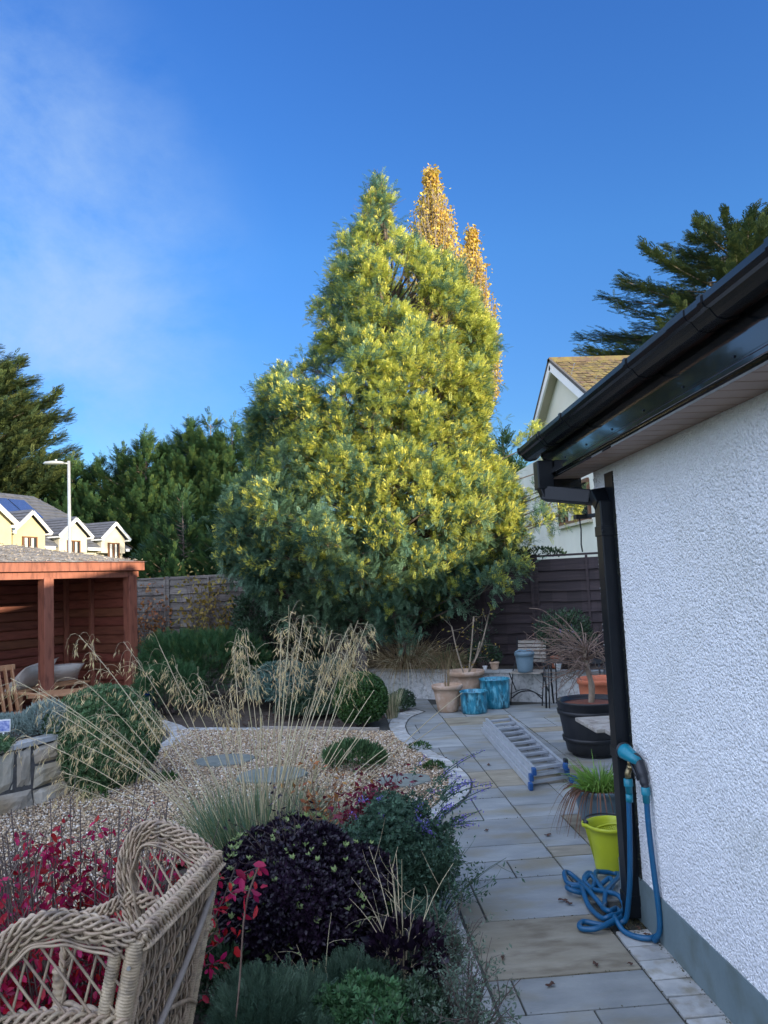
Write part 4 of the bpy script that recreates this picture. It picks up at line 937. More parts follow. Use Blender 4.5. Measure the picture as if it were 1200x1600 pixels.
# ------------------------------------------------------------------ wicker chair
wc = thing('wicker_chair', 'grey-brown wicker armchair with lattice wings and braided rim, seen from behind', 'chair', (-.75, 2.1, 0))
cA = Vector((-.48, 1.852, .88)); cB = Vector((-.382, 2.35, .88))
bu_ = (cB - cA).normalized(); wn_ = Vector((-1, .0, 0)); wf_ = Vector((-.925, .38, 0)); fw = Vector((-.981, .193, 0))
rec = Vector((-.2, .04, -.98)).normalized()          # down along the leaning back
def braid(b, pts, wr=.020, hr=.013, strands=5, r=.0042, wl_=.055, nrm_=None, sides=5, ph0=0):
    """plaited strands around a path; nrm_ = the across direction"""
    pts = [Vector(p) for p in pts]; cum = [0]
    for a_, c_ in zip(pts[:-1], pts[1:]): cum.append(cum[-1] + (c_ - a_).length)
    N_ = max(8, int(cum[-1] / .007)); P_ = []; 
    def at_(s):
        s = max(0, min(cum[-1] - 1e-6, s))
        for i in range(1, len(cum)):
            if cum[i] >= s:
                t = (s - cum[i - 1]) / max(1e-9, cum[i] - cum[i - 1]); return pts[i - 1].lerp(pts[i], t), (pts[i] - pts[i - 1]).normalized()
    for k in range(strands):
        out = []
        for i in range(N_ + 1):
            s = cum[-1] * i / N_; p, d = at_(s)
            ac_ = nrm_(p) if callable(nrm_) else Vector(nrm_); ac_ = (ac_ - d * ac_.dot(d)).normalized(); up_ = d.cross(ac_)
            th = 2 * PI * (s / wl_ / 2 + k / strands) + ph0
            out.append(p + ac_ * (wr * math.sin(th)) + up_ * (hr * math.sin(2 * th + .6)))
        b.tube(out, r, sides)
def wrap(b, pts, r, pitch=.0072):
    pts = [Vector(p) for p in pts]; cum = [0]
    for a_, c_ in zip(pts[:-1], pts[1:]): cum.append(cum[-1] + (c_ - a_).length)
    N_ = int(cum[-1] / pitch * 3); out = []; rs = []
    for i in range(N_ + 1):
        s = cum[-1] * i / N_; 
        for j in range(1, len(cum)):
            if cum[j] >= s - 1e-9: t = (s - cum[j - 1]) / max(1e-9, cum[j] - cum[j - 1]); out.append(pts[j - 1].lerp(pts[j], t)); break
        rs.append(r * (1, 1.1, .9)[i % 3] * random.uniform(.985, 1.015))
    b.tube(out, rs, 14)
zdn = Vector((0, 0, -1))
botA = cA + rec * .9; botB = cB + rec * .9
# posts of the back
for nm, c_, s_ in (('A', cA, 1), ('B', cB, -1)):
    b = MB(); wrap(b, [c_ + zdn * .01, c_ + rec * .45, c_ + rec * .88], .019); b.build('post', M['wicker'], wc, smooth=True)
b = MB(); wrap(b, [cA + wn_ * .045 + zdn * .03, cA + wn_ * .045 + rec * .45, cA + wn_ * .03 + rec * .86], .0145)
wrap(b, [cA - fw * .0 + bu_ * .035 + zdn * .04, cA + bu_ * .035 + rec * .8], .011); wrap(b, [cB - bu_ * .035 + zdn * .04, cB - bu_ * .035 + rec * .8], .011); b.build('inner_post', M['wicker'], wc, smooth=True)
b = MB(); b.tube([cA + wn_ * .012 + Vector((0, -.021, -.062)), cA + wn_ * .012 + Vector((0, -.025, -.062))], .0045, 10); b.build('nail', M['steel'], wc)
# top rail of the back
b = MB()
mid = (cA + cB) / 2 + Vector((0, 0, -.004))
tr = [cA - bu_ * .005, cA.lerp(cB, .5) + Vector((0, 0, -.006)), cB + bu_ * .005]
outn = Vector((.9, -.1, .42)).normalized()
braid(b, tr, .024, .013, 6, .0048, .06, (-.9, .15, .2))
braid(b, [p + Vector((.016, 0, -.016)) for p in tr], .018, .009, 7, .0041, .045, (.3, .1, -.9), ph0=1)
braid(b, [p + Vector((-.018, 0, -.018)) for p in tr], .016, .009, 6, .0041, .045, (.3, .1, -.9), ph0=2)
b.build('back_rail', M['wicker'], wc, smooth=True)
# woven back panel: slanted wavy canes over twined rows
b = MB(); nS = 78
for i in range(nS):
    u = (i + .5) / nS; ph = random.uniform(0, 1); slant = .10
    pts_ = []
    for k in range(34):
        t = k / 33; uu = min(.97, max(.03, u + slant * (t - .5) * (1 if i % 3 else -1) * .8))
        p = cA.lerp(cB, uu) + rec * (.035 + t * .56) + Vector((-fw.x, -fw.y, 0)) * (.007 * math.sin(t * 34 + (i % 2) * PI + ph) + (.004 if i % 3 == 0 else -.002))
        p += bu_ * (.006 * math.sin(t * 21 + i * 1.3)); pts_.append(p)
    b.tube(pts_, .0031, 5)
b.build('back_weave', M['wicker'], wc, smooth=True)
b = MB(); 
for k in range(10):
    p0 = cA + rec * (.07 + k * .06); p1 = cB + rec * (.07 + k * .06); braid(b, [p0, p0.lerp(p1, .5), p1], .004, .006, 2, .0035, .04, (0, 0, 1))
b.quad(*[Vector(p) - Vector((-fw.x, -fw.y, 0)) * .012 for p in (cA + rec * .04, cB + rec * .04, cB + rec * .6, cA + rec * .6)]); b.build('back_twine', M['wickerdark'], wc)
# curved support bow behind the back
o_ = Vector((.03, -.006, 0))
b = MB(); b.tube(bez([cA + rec * .42 + o_ * .6, cA.lerp(cB, .25) + rec * .33 + o_, cA.lerp(cB, .6) + rec * .22 + o_, cB + rec * .10 + o_ * .6 - bu_ * .02], 8), .0085, 10); b.build('support_bow', mat('grey_rod', (.24, .20, .17), (.30, .26, .22), 30, .6), wc, smooth=True)
b = MB(); b.tube(bez([cB + rec * .42 + o_ * .6, cB.lerp(cA, .2) + rec * .36 + o_ * .8, cA.lerp(cB, .5) + rec * .30 + o_ * .8], 8), .006, 8); b.build('support_bow', M['wicker'], wc, smooth=True)
# wings
def wing(c_, w_, prof, arm, name, sgn):
    pr = bez([c_ + w_ * s + Vector((0, 0, z - .88)) for s, z in prof], 7)
    an = Vector((-w_.y, w_.x, 0)) 
    b = MB()
    braid(b, pr, .018, .009, 6, .0042, .07, an)
    cen = c_ + w_ * .17 + Vector((0, 0, -.12))
    inr = [p + (cen - p).normalized() * .016 for p in pr]; in2 = [p + (cen - p).normalized() * .031 for p in pr]
    braid(b, inr, .016, .006, 5, .0041, .09, an, ph0=1.2); braid(b, in2, .010, .008, 5, .0040, .08, an, ph0=.5)
    # flat bowed canes following the rim
    for q in range(5):
        o2 = .040 + q * .0035
        b.tube([p + (cen - p).normalized() * (o2 + .003 * math.sin(i * .5 + q)) + an * (.011 * (q - 2)) for i, p in enumerate(pr)], .0036, 5)
    b.build('wing_rim', M['wicker'], wc, smooth=True)
    ar = bez([c_ + w_ * s + Vector((0, 0, z - .88)) for s, z in arm], 7)
    b = MB(); braid(b, ar, .017, .010, 5, .0050, .06, an); braid(b, [p + Vector((0, 0, -.018)) for p in ar], .015, .008, 4, .0048, .06, an, ph0=1); b.build('armrest', M['wicker'], wc, smooth=True)
    # diamond lattice clipped to the wing
    b = MB(); poly = [((p - c_).dot(w_), p.z) for p in in2]
    poly2 = poly + [(s, z) for s, z in reversed([((p - c_).dot(w_), p.z) for p in ar]) ]
    def inside(s, z): return inpoly(np.array([[s, z]]), [(.0, .60)] + poly2 + [(.0, .66)])[0]
    for k in range(-14, 22):
        for dirn, vx in ((0, .26), (1, .62)):
            run = []
            for q in range(0, 70):
                z = .60 + q * .006; s = (k * .052 + vx * 0 + ((z - .6) * (-.28) if dirn == 0 else (z - .6) * .72)) - (.0 if dirn == 0 else .14)
                if inside(s, z): run.append(c_ + w_ * s + Vector((0, 0, z - .88)) + an * (.003 if dirn else -.003))
                elif run:
                    if len(run) > 2: b.tube(run, .0032, 6)
                    run = []
            if len(run) > 2: b.tube(run, .0032, 6)
    b.build('wing_lattice', M['wicker'], wc, smooth=True)
    return ar
arA = wing(cA, wn_, [(0.0, .872), (.047, .900), (.13, .926), (.19, .934), (.255, .918), (.305, .880), (.345, .81), (.352, .73), (.34, .66), (.335, .60)], [(.02, .695), (.10, .708), (.2, .722), (.30, .715), (.40, .69), (.50, .65), (.55, .58), (.56, .5)], 'near', 1)
arB = wing(cB, wf_, [(0.0, .872), (.045, .905), (.098, .932), (.198, .957), (.268, .932), (.312, .866), (.325, .80), (.315, .73), (.29, .645), (.28, .60)], [(.02, .69), (.10, .70), (.19, .728), (.29, .745), (.38, .70), (.48, .66), (.53, .58), (.54, .5)], 'far', -1)
# seat, front legs, skirt (below the picture)
sA0, sB0 = cA + rec * .5, cB + rec * .5; sA1 = cA + wn_ * .56 + Vector((0, 0, -.48)); sB1 = cB + wf_ * .56 + Vector((0, 0, -.48))
b = MB()
for i in range(26):
    u = i / 25; p0, p1 = sA0.lerp(sB0, u), sA1.lerp(sB1, u); b.tube([p0.lerp(p1, t) + Vector((0, 0, .005 * math.sin(t * 40 + i * PI))) for t in np.linspace(0, 1, 30)], .010, 5)
b.build('seat', M['wicker'], wc, smooth=True)
for p in (sA1, sB1):
    b = MB(); wrap(b, [p + Vector((0, 0, .1)), Vector((p.x, p.y, 0.0))], .02, .02); b.build('leg', M['wicker'], wc, smooth=True)
for p in (botA, botB):
    b = MB(); q = Vector((p.x, p.y, 0)); wrap(b, [p + Vector((0, 0, .06)), q], .02, .02); b.build('leg', M['wicker'], wc, smooth=True)
b = MB()
for a_, c_ in ((sA0, sA1), (sA1, sB1), (sB1, sB0)):
    for k in range(7): b.tube([a_.lerp(c_, t) + Vector((0, 0, -.02 - k * .016 + .004 * math.sin(t * 30 + k * PI))) for t in np.linspace(0, 1, 24)], .007, 5)
b.build('skirt', M['wicker'], wc, smooth=True)

# ------------------------------------------------------------------ street lamp
sl_ = thing('street_lamp', 'grey steel street lamp with a flat horizontal head, beyond the summerhouse', 'street lamp', (-8.05, 24, 0))
b = MB(); b.tube([(-8.02, 24, -.1), (-8.04, 24, 2.5), (-8.05, 24, 5.78)], [.06, .055, .045], 12); b.build('pole', M['steel'], sl_, smooth=True)
b = MB(); b.tube([(-8.05, 24, 5.70), (-8.25, 23.98, 5.72)], .03, 8); b.tube([(-8.20, 23.98, 5.72), (-8.25, 23.98, 5.73), (-8.5, 23.96, 5.74), (-8.72, 23.94, 5.73), (-8.80, 23.93, 5.72)], [.04, .085, .11, .09, .02], 12)
b.v = [(x, y, 5.72 + (z - 5.72) * .62) if x < -8.21 else (x, y, z) for x, y, z in b.v]; b.tube([(-8.42, 23.96, 5.78), (-8.42, 23.96, 5.84)], .035, 8)
b.build('lamp_head', M['steel'], sl_, smooth=True)

# ------------------------------------------------------------------ houses far left (local frame: t along the facade, n outwards)
e1 = Vector((.42, .91, 0)).normalized(); en = Vector((e1.y, -e1.x, 0)); h0 = Vector((-20.4, 60.4, 0))
def hp(t, n_, z): return h0 + e1 * t + en * n_ + Vector((0, 0, z))
hl = thing('dormer_house', 'cream and yellow house with dark tiled roof, white-edged dormers and two solar panels, far left', 'house', tuple(h0))
EZL, RZL, BK = 5.35, 9.75, -5.2
b = MB(); b.add([hp(-14, 0, 0), hp(6.2, 0, 0), hp(6.2, -10.4, 0), hp(-14, -10.4, 0), hp(-14, 0, EZL), hp(6.2, 0, EZL), hp(6.2, -10.4, EZL), hp(-14, -10.4, EZL)], [(0, 1, 5, 4), (1, 2, 6, 5), (2, 3, 7, 6), (3, 0, 4, 7), (4, 5, 6, 7)]); b.build('wall', M['cream'], hl)
def slab_(b, v, th=.12): b.add(list(v) + [p + Vector((0, 0, th)) for p in v], [tuple(range(len(v))), tuple(range(2 * len(v) - 1, len(v) - 1, -1))] + [(i, (i + 1) % len(v), len(v) + (i + 1) % len(v), len(v) + i) for i in range(len(v))])
b = MB(); slab_(b, [hp(-14.4, .5, EZL - .05), hp(6.8, .5, EZL - .05), hp(1.8, BK, RZL), hp(-14.4, BK, RZL)]); slab_(b, [hp(6.8, .5, EZL - .05), hp(6.8, -10.9, EZL - .05), hp(1.8, BK, RZL)]); slab_(b, [hp(6.8, -10.9, EZL - .05), hp(-14.4, -10.9, EZL - .05), hp(-14.4, BK, RZL), hp(1.8, BK, RZL)])
# tile courses
for k in range(1, 15):
    q = k / 15; zz = EZL - .05 + (RZL - EZL + .05) * q + .13; nn_ = .5 + (BK - .5) * q; te = 6.8 - 5.0 * q
    b.beam(hp(-14.3, nn_, zz), hp(te, nn_, zz), .10, .05)
b.build('roof', M['tileL'], hl)
def dormer(tc_, w, za, zeave, nf, zwin0, win=True, wallm='cream'):
    hw = w / 2
    dep = lambda z: .5 + (BK - .5) * min(1, max(0, (z - EZL + .05) / (RZL - EZL + .05)))
    b = MB(); b.add([hp(tc_ - hw + .3, nf, EZL - .4), hp(tc_ + hw - .3, nf, EZL - .4), hp(tc_ + hw - .3, nf, zeave), hp(tc_, nf, za - .12), hp(tc_ - hw + .3, nf, zeave),
                     hp(tc_ - hw + .3, -4, EZL - .4), hp(tc_ + hw - .3, -4, EZL - .4), hp(tc_ + hw - .3, -4, zeave), hp(tc_ - hw + .3, -4, zeave)], [(0, 1, 2, 3, 4), (1, 6, 7, 2), (5, 0, 4, 8)])
    d = b.build('dormer', M[wallm], hl)
    b = MB()
    for s_ in (-1, 1): slab_(b, [hp(tc_ + s_ * hw, nf + .35, zeave - .1), hp(tc_, nf + .35, za), hp(tc_, -4.9, za), hp(tc_ + s_ * hw, -4.9, zeave - .1)])
    for k in range(1, 6):
        q = k / 6
        for s_ in (-1, 1): b.beam(hp(tc_ + s_ * hw * (1 - q), nf + .33, zeave - .1 + (za - zeave + .1) * q + .13), hp(tc_ + s_ * hw * (1 - q), -4.5, zeave - .1 + (za - zeave + .1) * q + .13), .1, .05)
    b.build('roof', M['tileL'], d)
    b = MB()
    for s_ in (-1, 1):
        b.beam(hp(tc_, nf + .37, za - .08), hp(tc_ + s_ * (hw + .02), nf + .37, zeave - .16), .06, .24); b.beam(hp(tc_ + s_ * (hw - .15), nf + .36, zeave - .2), hp(tc_ + s_ * (hw - .15), -2, zeave - .2), .3, .12)
    b.build('bargeboard', M['whitepvc'], d)
    if win:
        ww = .62; z0, z1 = zwin0, zeave - .45
        b = MB(); b.beam(hp(tc_ - ww, nf + .03, (z0 + z1) / 2), hp(tc_ + ww, nf + .03, (z0 + z1) / 2), .03, z1 - z0); g = b.build('pane', M['glass'], d)
        b = MB()
        for q in (-ww, -.05, ww): b.beam(hp(tc_ + q, nf + .05, z0), hp(tc_ + q, nf + .05, z1), .09, .1, up=en)
        for z in (z0, z1): b.beam(hp(tc_ - ww - .05, nf + .05, z), hp(tc_ + ww + .05, nf + .05, z), .1, .09)
        b.build('window_frame', M['brownframe'], d)
        b = MB(); b.beam(hp(tc_ - .45, nf + .052, (z0 + z1) / 2), hp(tc_ - .2, nf + .052, (z0 + z1) / 2), .012, z1 - z0 - .1); b.beam(hp(tc_ + .15, nf + .052, (z0 + z1) / 2), hp(tc_ + .36, nf + .052, (z0 + z1) / 2), .012, z1 - z0 - .1); b.build('curtain', M['curtain'], d)
dormer(0, 3.5, 7.55, 6.25, .55, 4.3); dormer(4.45, 3.4, 7.45, 6.2, .55, 4.3); dormer(-4.6, 3.5, 7.75, 6.35, .9, 4.3, True, 'paleyellow')
for t0 in (-4.7, 0.05, 4.5):
    b = MB(); b.beam(hp(t0 + 1.5, .55, EZL - .12), hp(t0 + 2.9 - (1.0 if t0 > 4 else 0), .55, EZL - .12), .1, .22); b.build('gutter', M['whitepvc'], hl)
for t0, t1 in ((-3.3, -1.75), (-1.6, -.05)):
    b = MB(); q0, q1 = .50, .84
    f = lambda t, q: hp(t, .5 + (BK - .5) * q, EZL + (RZL - EZL) * q + .2)
    slab_(b, [f(t0, q0), f(t1, q0), f(t1, q1), f(t0, q1)], .08); b.build('solar_panel', M['panel'], hl)
# big yellow front gable
b = MB(); gt = -10.4; b.add([hp(gt - 3.6, 1.6, 0), hp(gt + 3.6, 1.6, 0), hp(gt + 3.6, 1.6, 6.8), hp(gt, 1.6, 9.4), hp(gt - 3.6, 1.6, 6.8), hp(gt - 3.6, -4, 0), hp(gt + 3.6, -4, 0), hp(gt + 3.6, -4, 6.8), hp(gt - 3.6, -4, 6.8)], [(0, 1, 2, 3, 4), (1, 6, 7, 2), (5, 0, 4, 8)]); gw = b.build('front_gable', M['paleyellow'], hl)
b = MB()
for s_ in (-1, 1): slab_(b, [hp(gt + s_ * 3.9, 1.9, 6.6), hp(gt, 1.9, 9.5), hp(gt, -5, 9.5), hp(gt + s_ * 3.9, -5, 6.6)])
b.build('roof', M['tileL'], gw)
b = MB()
for s_ in (-1, 1): b.beam(hp(gt, 1.93, 9.4), hp(gt + s_ * 4.0, 1.93, 6.5), .08, .32)
b.beam(hp(gt + 3.75, 1.9, 6.5), hp(gt + 3.75, 0, 6.5), .4, .2); b.build('bargeboard', M['whitepvc'], gw)
b = MB(); b.beam(hp(gt + .9, 1.63, 5.2), hp(gt + 2.1, 1.63, 5.2), .03, 1.7); b.build('pane', M['glass'], gw)
b = MB()
for q in (.9, 1.5, 2.1): b.beam(hp(gt + q, 1.66, 4.3), hp(gt + q, 1.66, 6.1), .08, .08, up=en)
for z in (4.3, 6.1): b.beam(hp(gt + .85, 1.66, z), hp(gt + 2.15, 1.66, z), .08, .08)
b.build('window_frame', M['brownframe'], gw)
b = MB(); c_ = hp(-9.3, -3.6, 9.8); b.box((c_.x, c_.y, 9.6), (1.5, 1.0, 2.0), rz=math.atan2(e1.y, e1.x)); b.box((c_.x, c_.y, 10.65), (1.7, 1.2, .15), rz=math.atan2(e1.y, e1.x)); ch = b.build('chimney', M['paleyellow'], hl)
b = MB(); b.lathe([(.26, 0), (.22, .9), (.24, .95), (0, .95)], (c_.x - .2, c_.y, 10.7), 10); b.build('chimney_pot', M['redterra'], ch, smooth=True)

# ------------------------------------------------------------------ far house on the right
hr = thing('gable_house', 'pale cream house with white bargeboards, brown window and mossy tiled roof, behind the dark fence', 'house', (6.3, 20, 0))
b = MB(); b.add([(6.3, 17.0, 0), (6.3, 22.5, 0), (6.3, 22.5, 5.75), (6.3, 20, 7.15), (6.3, 17.0, 5.6), (15, 17.0, 0), (15, 22.5, 0), (15, 22.5, 5.75), (15, 20, 7.15), (15, 17, 5.6)], [(1, 0, 4, 3, 2), (0, 5, 9, 4), (6, 1, 2, 7), (5, 6, 7, 8, 9)]); b.build('wall', M['palecream'], hr)
b = MB(); b.box((8.5, 24.6, 2.6), (4.2, 4, 5.2)); b.build('rear_wing', M['palecream'], hr)
b = MB()
def rows_roof(y0, z0, y1, z1, x0, x1, nrow, ncol):
    for i in range(nrow):
        q0, q1 = i / nrow, (i + 1.25) / nrow
        for j in range(ncol):
            a_ = x0 + (x1 - x0) * j / ncol; c_ = x0 + (x1 - x0) * (j + .94) / ncol; jz = random.uniform(0, .02)
            q1_ = min(q1, 1)
            v = [Vector((a_, y0 + (y1 - y0) * q0, z0 + (z1 - z0) * q0 + .06 + jz)), Vector((c_, y0 + (y1 - y0) * q0, z0 + (z1 - z0) * q0 + .06 + jz)), Vector((c_, y0 + (y1 - y0) * q1_, z0 + (z1 - z0) * q1_ + .03)), Vector((a_, y0 + (y1 - y0) * q1_, z0 + (z1 - z0) * q1_ + .03))]
            slab_(b, v, .025)
rows_roof(16.7, 5.42, 20, 7.32, 6.0, 15, 22, 56); rows_roof(23.1, 5.42, 20, 7.32, 6.0, 15, 15, 12)
b.beam((5.98, 20, 7.40), (15, 20, 7.40), .22, .12); b.build('roof', M['mosstile'], hr)
b = MB(); b.beam((6.02, 20.02, 7.27), (6.02, 16.7, 5.36), .05, .26); b.beam((6.02, 19.98, 7.27), (6.02, 23.1, 5.36), .05, .26); b.build('bargeboard', M['whitepvc'], hr)
b = MB()
for y0, y1 in ((20, 16.75), (20, 23.1)): slab_(b, [Vector((6.05, y0, 7.2)), Vector((6.05, y1, 5.30)), Vector((6.32, y1, 5.30)), Vector((6.32, y0, 7.2))], .02)
b.build('verge_soffit', M['cream'], hr)
b = MB(); b.beam((6.01, 23.12, 5.35), (6.01, 20, 7.42), .06, .08); b.beam((6.01, 16.7, 5.5), (6.01, 20, 7.42), .06, .08); b.build('verge_cap', M['rooftile'], hr)
b = MB(); b.box((6.35, 19.6, 3.45), (.12, 2.5, .95)); b.build('pane', M['glass'], hr)
b = MB(); 
for y in (18.35, 19.4, 20.2, 20.85): b.box((6.275, y, 3.45), (.08, .09, .95))
for z in (2.98, 3.92): b.box((6.276, 19.6, z), (.08, 2.55, .09))
b.build('window_frame', M['brownframe'], hr)
b = MB(); b.box((6.26, 19.6, 2.90), (.18, 2.7, .07)); b.build('window_sill', M['cream'], hr)
b = MB(); b.box((6.285, 19.85, 3.45), (.02, .5, .85)); b.build('curtain', M['curtain'], hr)
# ------------------------------------------------------------------ trees
FR = spray_t(9, .085, 48, .30, .25, 1.0, .012, 3)       # mimosa frond
CY = spray_t(9, .075, 36, .40, .12, 1.0, .02, 5)        # cypress spray
JU = spray_t(9, .05, 34, .34, .05, 1.0, .015, 6)        # juniper spray
# --- mimosa
mt = thing('mimosa_tree', 'tall feathery mimosa tree, yellow-green at the top and blue-green near the ground', 'tree', (.95, 11.75, .33))
prof_z = [.75, 1.0, 1.35, 1.7, 2.1, 2.6, 3.0, 3.5, 4.0, 4.5, 4.9, 5.4, 5.9, 6.4, 6.9, 7.4, 7.75]
#        left x, right x at z (m)
pl_ = [.30, -.5, -1.15, -1.5, -1.7, -1.75, -1.45, -1.3, -1.25, -1.1, -.35, .02, -.05, .15, .32, .5, .85]
pr_ = [.8, 1.4, 1.9, 2.45, 2.9, 3.05, 2.8, 2.5, 2.4, 2.55, 2.65, 2.6, 2.4, 2.1, 1.35, 1.2, 1.12]
n_ = 820
zz = []
while len(zz) < n_:
    z = rng.uniform(.8, 7.7); w = np.interp(z, prof_z, np.array(pr_) - np.array(pl_)) / 4.9
    if rng.uniform() < w ** 1.1 + .05: zz.append(z)
zz = np.array(zz); xl = np.interp(zz, prof_z, pl_); xr = np.interp(zz, prof_z, pr_); hw = (xr - xl) / 2; xc = (xl + xr) / 2
hw = np.maximum(.03, hw - np.interp(zz, [3.5, 5.5], [.34, .22]))
# stratified azimuth, more on the near side
az = np.where(rng.uniform(size=n_) < .78, rng.uniform(-PI, 0, n_), rng.uniform(0, PI, n_)); rho = rng.uniform(.4, 1.02, n_) ** .5
dep = np.minimum(hw * .85, 1.75)
# silhouettes get their share: force some to the sides
k_ = rng.uniform(size=n_) < .2; az = np.where(k_, np.where(rng.uniform(size=n_) < .5, 0, PI) + rng.normal(size=n_) * .25, az); rho = np.where(k_, 1.0, rho)
LX = xc + hw * np.cos(az) * rho; LY = 11.55 + dep * np.sin(az) * rho; LZ = zz
# hollows: lobes missing in irregular pockets of the crown
nf = np.sin(LX * 3.1 + 1.3 * np.sin(LZ * 2.3)) + np.sin(LZ * 3.7 + LX * 1.9 + .6) + np.sin(LY * 4.0 + LZ * 1.1)
kp = nf > -1.35; LX, LY, LZ = LX[kp], LY[kp], LZ[kp]
# hand-placed outer lobes seen in the silhouette
extra = [(-.85, 11.3, 4.45), (-.6, 11.4, 4.6), (-1.0, 11.2, 4.05), (-.8, 11.2, 4.2), (.0, 11.4, 5.85), (.1, 11.3, 5.6), (-.08, 11.4, 5.7), (.95, 11.5, 7.8), (.78, 11.5, 7.55), (1.08, 11.5, 7.5), (3.15, 10.9, 2.65), (3.32, 10.9, 2.9), (3.25, 10.9, 3.2), (2.95, 11.0, 3.55), (3.3, 10.8, 2.5), (2.95, 10.8, 2.35), (3.0, 10.8, 2.85), (.5, 10.4, .95), (.75, 10.3, 1.2), (.9, 10.3, .8), (.4, 10.5, 1.3), (2.4, 10.5, 1.7), (2.1, 10.4, 1.5), (1.6, 10.5, 1.4), (-.6, 10.9, 1.2), (-.8, 10.9, 1.6), (.2, 11.4, 6.3), (.42, 11.4, 6.75)]
LX = np.concatenate([LX, [e[0] for e in extra]]); LY = np.concatenate([LY, [e[1] for e in extra]]); LZ = np.concatenate([LZ, [e[2] for e in extra]])
lr = np.interp(LZ, [.8, 1.5, 3, 5, 6.5, 7.7], [.27, .33, .35, .30, .24, .12]) * rng.uniform(.5, 1.15, len(LZ)) * .92
axis = np.stack([np.interp(LZ, prof_z, (np.array(pl_) + np.array(pr_)) / 2), np.full(len(LZ), 11.6), LZ - .5], 1)
Lp = np.stack([LX, LY, LZ], 1); Ld = nrm(Lp - axis + np.array([0, 0, .35]))
tips, tdir, lobe = [], [], []
for i in range(len(Lp)):
    m_ = int(46 * (lr[i] / .3) ** 2); d = nrm(rng.normal(size=(m_, 3)) + Ld[i] * .75 + np.array([0, 0, .25]))
    tips.append(Lp[i] + d * (lr[i] * rng.uniform(.55, 1.08, m_))[:, None] * np.array([.9, .9, 1.05])); tdir.append(nrm(d * .7 + Ld[i] * .5 + np.array([0, 0, .25]))); lobe += [i] * m_
tips = np.concatenate(tips); tdir = np.concatenate(tdir); lobe = np.array(lobe)
print('mimosa tips', len(tips))
k = 8
P = np.repeat(tips, k, 0) + rng.normal(size=(len(tips) * k, 3)) * .02; D = nrm(np.repeat(tdir, k, 0) + rng.normal(size=(len(P), 3)) * .62)
D[:, 2] -= .10
young_sunny = (np.repeat(rng.uniform(size=len(tips)), k) < np.repeat(np.clip((tips[:, 2] - 1.1) / 3.2, .04, .66) * np.clip(.75 + (tips[:, 0] - .2) * .35, .25, 1.15), k))  # fewer yellow fronds low down and on the left, imitating shade there
s_ = rng.uniform(.085, .15, len(P))
V, F = stamp(FR, P[~young_sunny], rots(D[~young_sunny], up=np.array([0, 0, 1.])), s_[~young_sunny]); mesh_np('foliage', V, F, M['mimosa_leaf'], mt)
V, F = stamp(FR, P[young_sunny], rots(D[young_sunny], up=np.array([0, 0, 1.])), s_[young_sunny] * .9); mesh_np('young_sunny_foliage', V, F, M['mimosa_young'], mt)
# bud clusters at the tips of many lobes, upward
lobe_b = rng.uniform(size=len(Lp)) < np.clip((LZ - .9) / 1.8, .06, .85)
lobe_b &= ~((LX < -.4) & (rng.uniform(size=len(Lp)) < .45))  # buds thinned on the left to imitate its shade
sel = lobe_b[lobe] & (rng.uniform(size=len(tips)) < .40) & (tdir[:, 2] > .12)
P = np.repeat(tips[sel] + tdir[sel] * .05, 13, 0) + rng.normal(size=(sel.sum() * 13, 3)) * .022; D = nrm(np.repeat(tdir[sel], 13, 0) + rng.normal(size=(len(P), 3)) * .5 + np.array([0, 0, .35]))
BU = spray_t(6, .20, 40, .2, 0, 1.0, .05, 8)
V, F = stamp(BU, P, rots(D), rng.uniform(.03, .062, len(P))); mesh_np('buds', V, F, M['mimosa_bud'], mt)
# trunk + limbs
b = MB(); b.tube(bez([(.95, 11.75, .2), (.92, 11.7, 1.2), (1.0, 11.6, 2.6), (1.1, 11.6, 4.2), (1.0, 11.55, 5.8), (.98, 11.5, 7.5)], 6), [.12] * 6 + [.10] * 6 + [.08] * 6 + [.055] * 6 + [.03] * 7, 10); b.build('trunk', M['bark'], mt, smooth=True)
tx = lambda z: np.stack([np.interp(z, [.2, 1.2, 2.6, 4.2, 5.8, 7.5], [.95, .92, 1.0, 1.1, 1.0, .98]), np.full(len(z), 11.6), z], 1)
z0 = np.maximum(.5, LZ - np.interp(LZ, [1, 7], [.5, .9]) * rng.uniform(.5, 1.2, len(LZ))); P0 = tx(z0); P2 = Lp; P1 = (P0 + P2) / 2 + np.array([0, 0, -.1])
V, F = limbs(P0, P1, P2, .022, .006, 5, 5)
V2, F2 = limbs(np.repeat(Lp, 5, 0) - np.repeat(Ld, 5, 0) * .1, np.repeat(Lp, 5, 0), np.repeat(Lp, 5, 0) + nrm(rng.normal(size=(len(Lp) * 5, 3)) + np.repeat(Ld, 5, 0)) * .3, .005, .002, 2, 3)
V, F = cat2((V, F), (V2, F2)); mesh_np('branches', V, F, M['bark'], mt)

